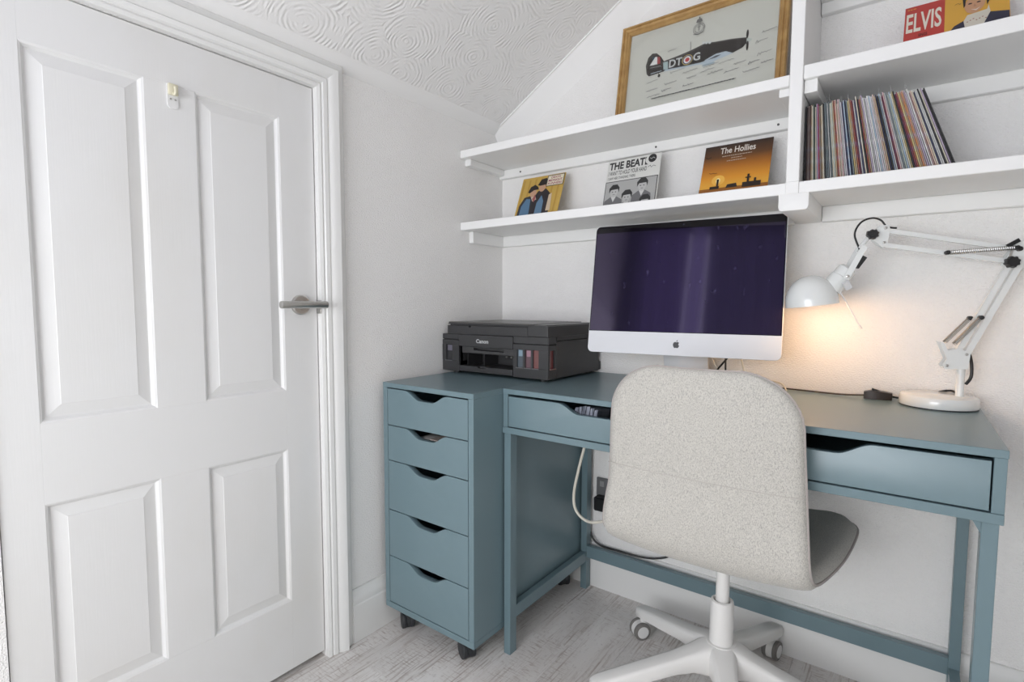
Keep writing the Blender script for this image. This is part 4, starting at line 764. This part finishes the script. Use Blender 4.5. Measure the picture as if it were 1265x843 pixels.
# resample densely near the ends
samp = []
S_ = sorted(set([Lt*k/54 for k in range(55)] + [0.100*(1-math.cos(math.pi/2*k/12)) for k in range(13)] + [Lt-0.13*(1-math.cos(math.pi/2*k/12)) for k in range(13)]))
def at_s(s_):
    for i in range(len(sl)-1):
        if sl[i+1] >= s_-1e-9:
            f_ = (s_-sl[i])/max(1e-9, sl[i+1]-sl[i]); return pc[i].lerp(pc[i+1], f_)
    return pc[-1]
NT = 40
def shell_pt(s_, tt):
    p = at_s(s_); wv = p.z
    for d_, r_ in ((s_, 0.100), (Lt-s_, 0.13)):
        if d_ < r_: wv = min(wv, p.z - r_ + math.sqrt(max(0, r_*r_ - (r_-d_)**2)))
    xx = wv*tt; un_ = abs(xx)/0.25
    bk = max(0.0, min(1.0, (p.y-0.47)/0.12)); dish = 0.026*un_**2.2
    return Vector((xx, p.x + dish*bk, p.y + dish*(1-bk)*0.8)), wv
outer = [[shell_pt(s_, -1+2*k/NT)[0] for k in range(NT+1)] for s_ in S_]
def normal(i, k):
    a_ = outer[min(i+1, len(S_)-1)][k] - outer[max(i-1, 0)][k]; b_ = outer[i][min(k+1, NT)] - outer[i][max(k-1, 0)]
    n_ = a_.cross(b_); return n_.normalized() if n_.length > 1e-9 else Vector((0, 1, 0.3)).normalized()
sgn = None; mid = normal(6, NT//2); sgn = 1 if mid.y > 0 else -1
def edge_f(i, k, wd):
    pk = outer[i][k]; dx_ = (1-abs(-1+2*k/NT))*max(0.02, shell_pt(S_[i], 1.0)[1]); return min(1.0, dx_/wd, S_[i]/wd, (Lt-S_[i])/wd)
V0p = [[outer[i][k] + normal(i, k)*sgn*0.011*(1-math.sqrt(max(0, 1-(1-edge_f(i, k, 0.03))**2))) for k in range(NT+1)] for i in range(len(S_))]
m = MB(); V0 = [[m.bm.verts.new(p) for p in r_] for r_ in V0p]
TH = 0.032; inner = []
for i, s_ in enumerate(S_):
    ri = []
    for k in range(NT+1):
        tt = -1+2*k/NT; e1 = min(1.0, (1-abs(tt))/0.10); e2 = min(1.0, s_/0.03, (Lt-s_)/0.03); ee = min(e1, e2)
        ri.append(outer[i][k] + normal(i, k)*sgn*(0.016 + (TH-0.016)*math.sqrt(max(0, 1-(1-ee)**2))))
    inner.append(ri)
V1 = [[m.bm.verts.new(p) for p in r_] for r_ in inner]; nS = len(S_)
for V in (V0, V1):
    for i in range(nS-1):
        for k in range(NT): m.bm.faces.new((V[i][k], V[i+1][k], V[i+1][k+1], V[i][k+1]))
for i in range(nS-1):
    for k in (0, NT): m.bm.faces.new((V0[i][k], V0[i+1][k], V1[i+1][k], V1[i][k]))
for i in (0, nS-1):
    for k in range(NT): m.bm.faces.new((V0[i][k], V0[i][k+1], V1[i][k+1], V1[i][k]))
bmesh.ops.recalc_face_normals(m.bm, faces=m.bm.faces); sh = m.build('seat_shell', M_FABRIC, ch, local=True, ang=80); sh['label'] = 'beige fabric shell, back and seat in one'
edge = [V0p[i][0].lerp(inner[i][0], 0.5) for i in range(nS-1, -1, -1)] + [V0p[0][k].lerp(inner[0][k], 0.5) for k in range(1, NT)] + [V0p[i][NT].lerp(inner[i][NT], 0.5) for i in range(nS)] + [V0p[-1][k].lerp(inner[-1][k], 0.5) for k in range(NT-1, -1, -1)]
ed = [edge[0]]
for p in edge[1:]:
    if (p-ed[-1]).length > 0.002: ed.append(p)
MB().tube(ed, 0.0032, 6).build('piping', M_PIPE, sh, local=True)
sm = [shell_pt(0.225, -0.985+1.97*k/40)[0] + Vector((0, -0.0004, 0)) for k in range(41)]
MB().tube(sm, 0.0008, 5).build('seam', mat('seam_thread', (0.50, 0.47, 0.44), 0.9), sh, local=True)
# mechanism and column
MB().box(-0.10, 0.10, -0.08, 0.13, 0.412, 0.430, bev=0.005).box(-0.06, 0.06, -0.07, 0.10, 0.385, 0.415, bev=0.006).build('mechanism', M_CHAIRW, ch, local=True)
MB().tube([(0.06, 0.03, 0.402), (0.17, 0.03, 0.402), (0.235, 0.032, 0.408)], 0.005, 8).build('lever', M_CHAIRW, ch, local=True); MB().tube([(-0.06, 0.0, 0.40), (-0.09, -0.0, 0.395), (-0.095, 0.0, 0.34)], 0.002, 6).build('pull_wire', M_CHAIRW, ch, local=True)
MB().cyl((0, 0, 0.20), (0, 0, 0.39), 0.0155, n=24).build('column', M_CHAIRW, ch, local=True)
MB().lathe([(0.0, 0.150), (0.0265, 0.150), (0.0275, 0.17), (0.0268, 0.268), (0.0255, 0.274), (0.021, 0.276), (0.0165, 0.270)], (0, 0, 0), n=36, cap0=False, cap1=False).build('column_sleeve', M_CHAIRW, ch, local=True)
MB().lathe([(0.0, 0.085), (0.030, 0.085), (0.042, 0.10), (0.042, 0.150), (0.034, 0.170), (0.0, 0.172)], (0, 0, 0), n=36, cap0=False, cap1=False).build('hub', M_CHAIRW, ch, local=True)
for ang_ in (150, 77, 221, 293, 5):
    u = Vector((math.cos(R(ang_)), math.sin(R(ang_)), 0)); v = Vector((-u.y, u.x, 0)); rs = []
    for r_, zt_, hh, w2 in ((0.012, 0.172, 0.080, 0.034), (0.045, 0.166, 0.066, 0.031), (0.075, 0.154, 0.048, 0.026), (0.12, 0.139, 0.038, 0.0235), (0.20, 0.118, 0.035, 0.0225), (0.285, 0.096, 0.031, 0.0215), (0.313, 0.088, 0.029, 0.0195), (0.322, 0.083, 0.021, 0.014)):
        ring = []
        for cy_, cz_ in ((-1, -0.9), (-1, -0.25), (-0.86, -0.06), (-0.6, 0.0), (0.6, 0.0), (0.86, -0.06), (1, -0.25), (1, -0.9), (0.8, -1), (-0.8, -1)): ring.append(u*r_ + v*w2*cy_ + Vector((0, 0, zt_+hh*cz_)))
        rs.append(ring)
    m = MB(); m.rings(rs); m.build('leg', M_CHAIRW, ch, local=True, ang=50)
OFF[ch.name] = Vector((0, 0, 0)); k = 0
for ang_, ca_ in ((150, 2.45), (77, 2.95), (221, 0.4), (293, 1.0), (5, 2.0)):
    u = Vector((math.cos(R(ang_)), math.sin(R(ang_)), 0))*0.300
    castor(ch, u.x, u.y, ca_, 0.066, 0.0255, wheelm=M_GREYRUB, bodym=M_CHAIRW, gap=0.016, ww=0.012, hubm=M_WHITEP)
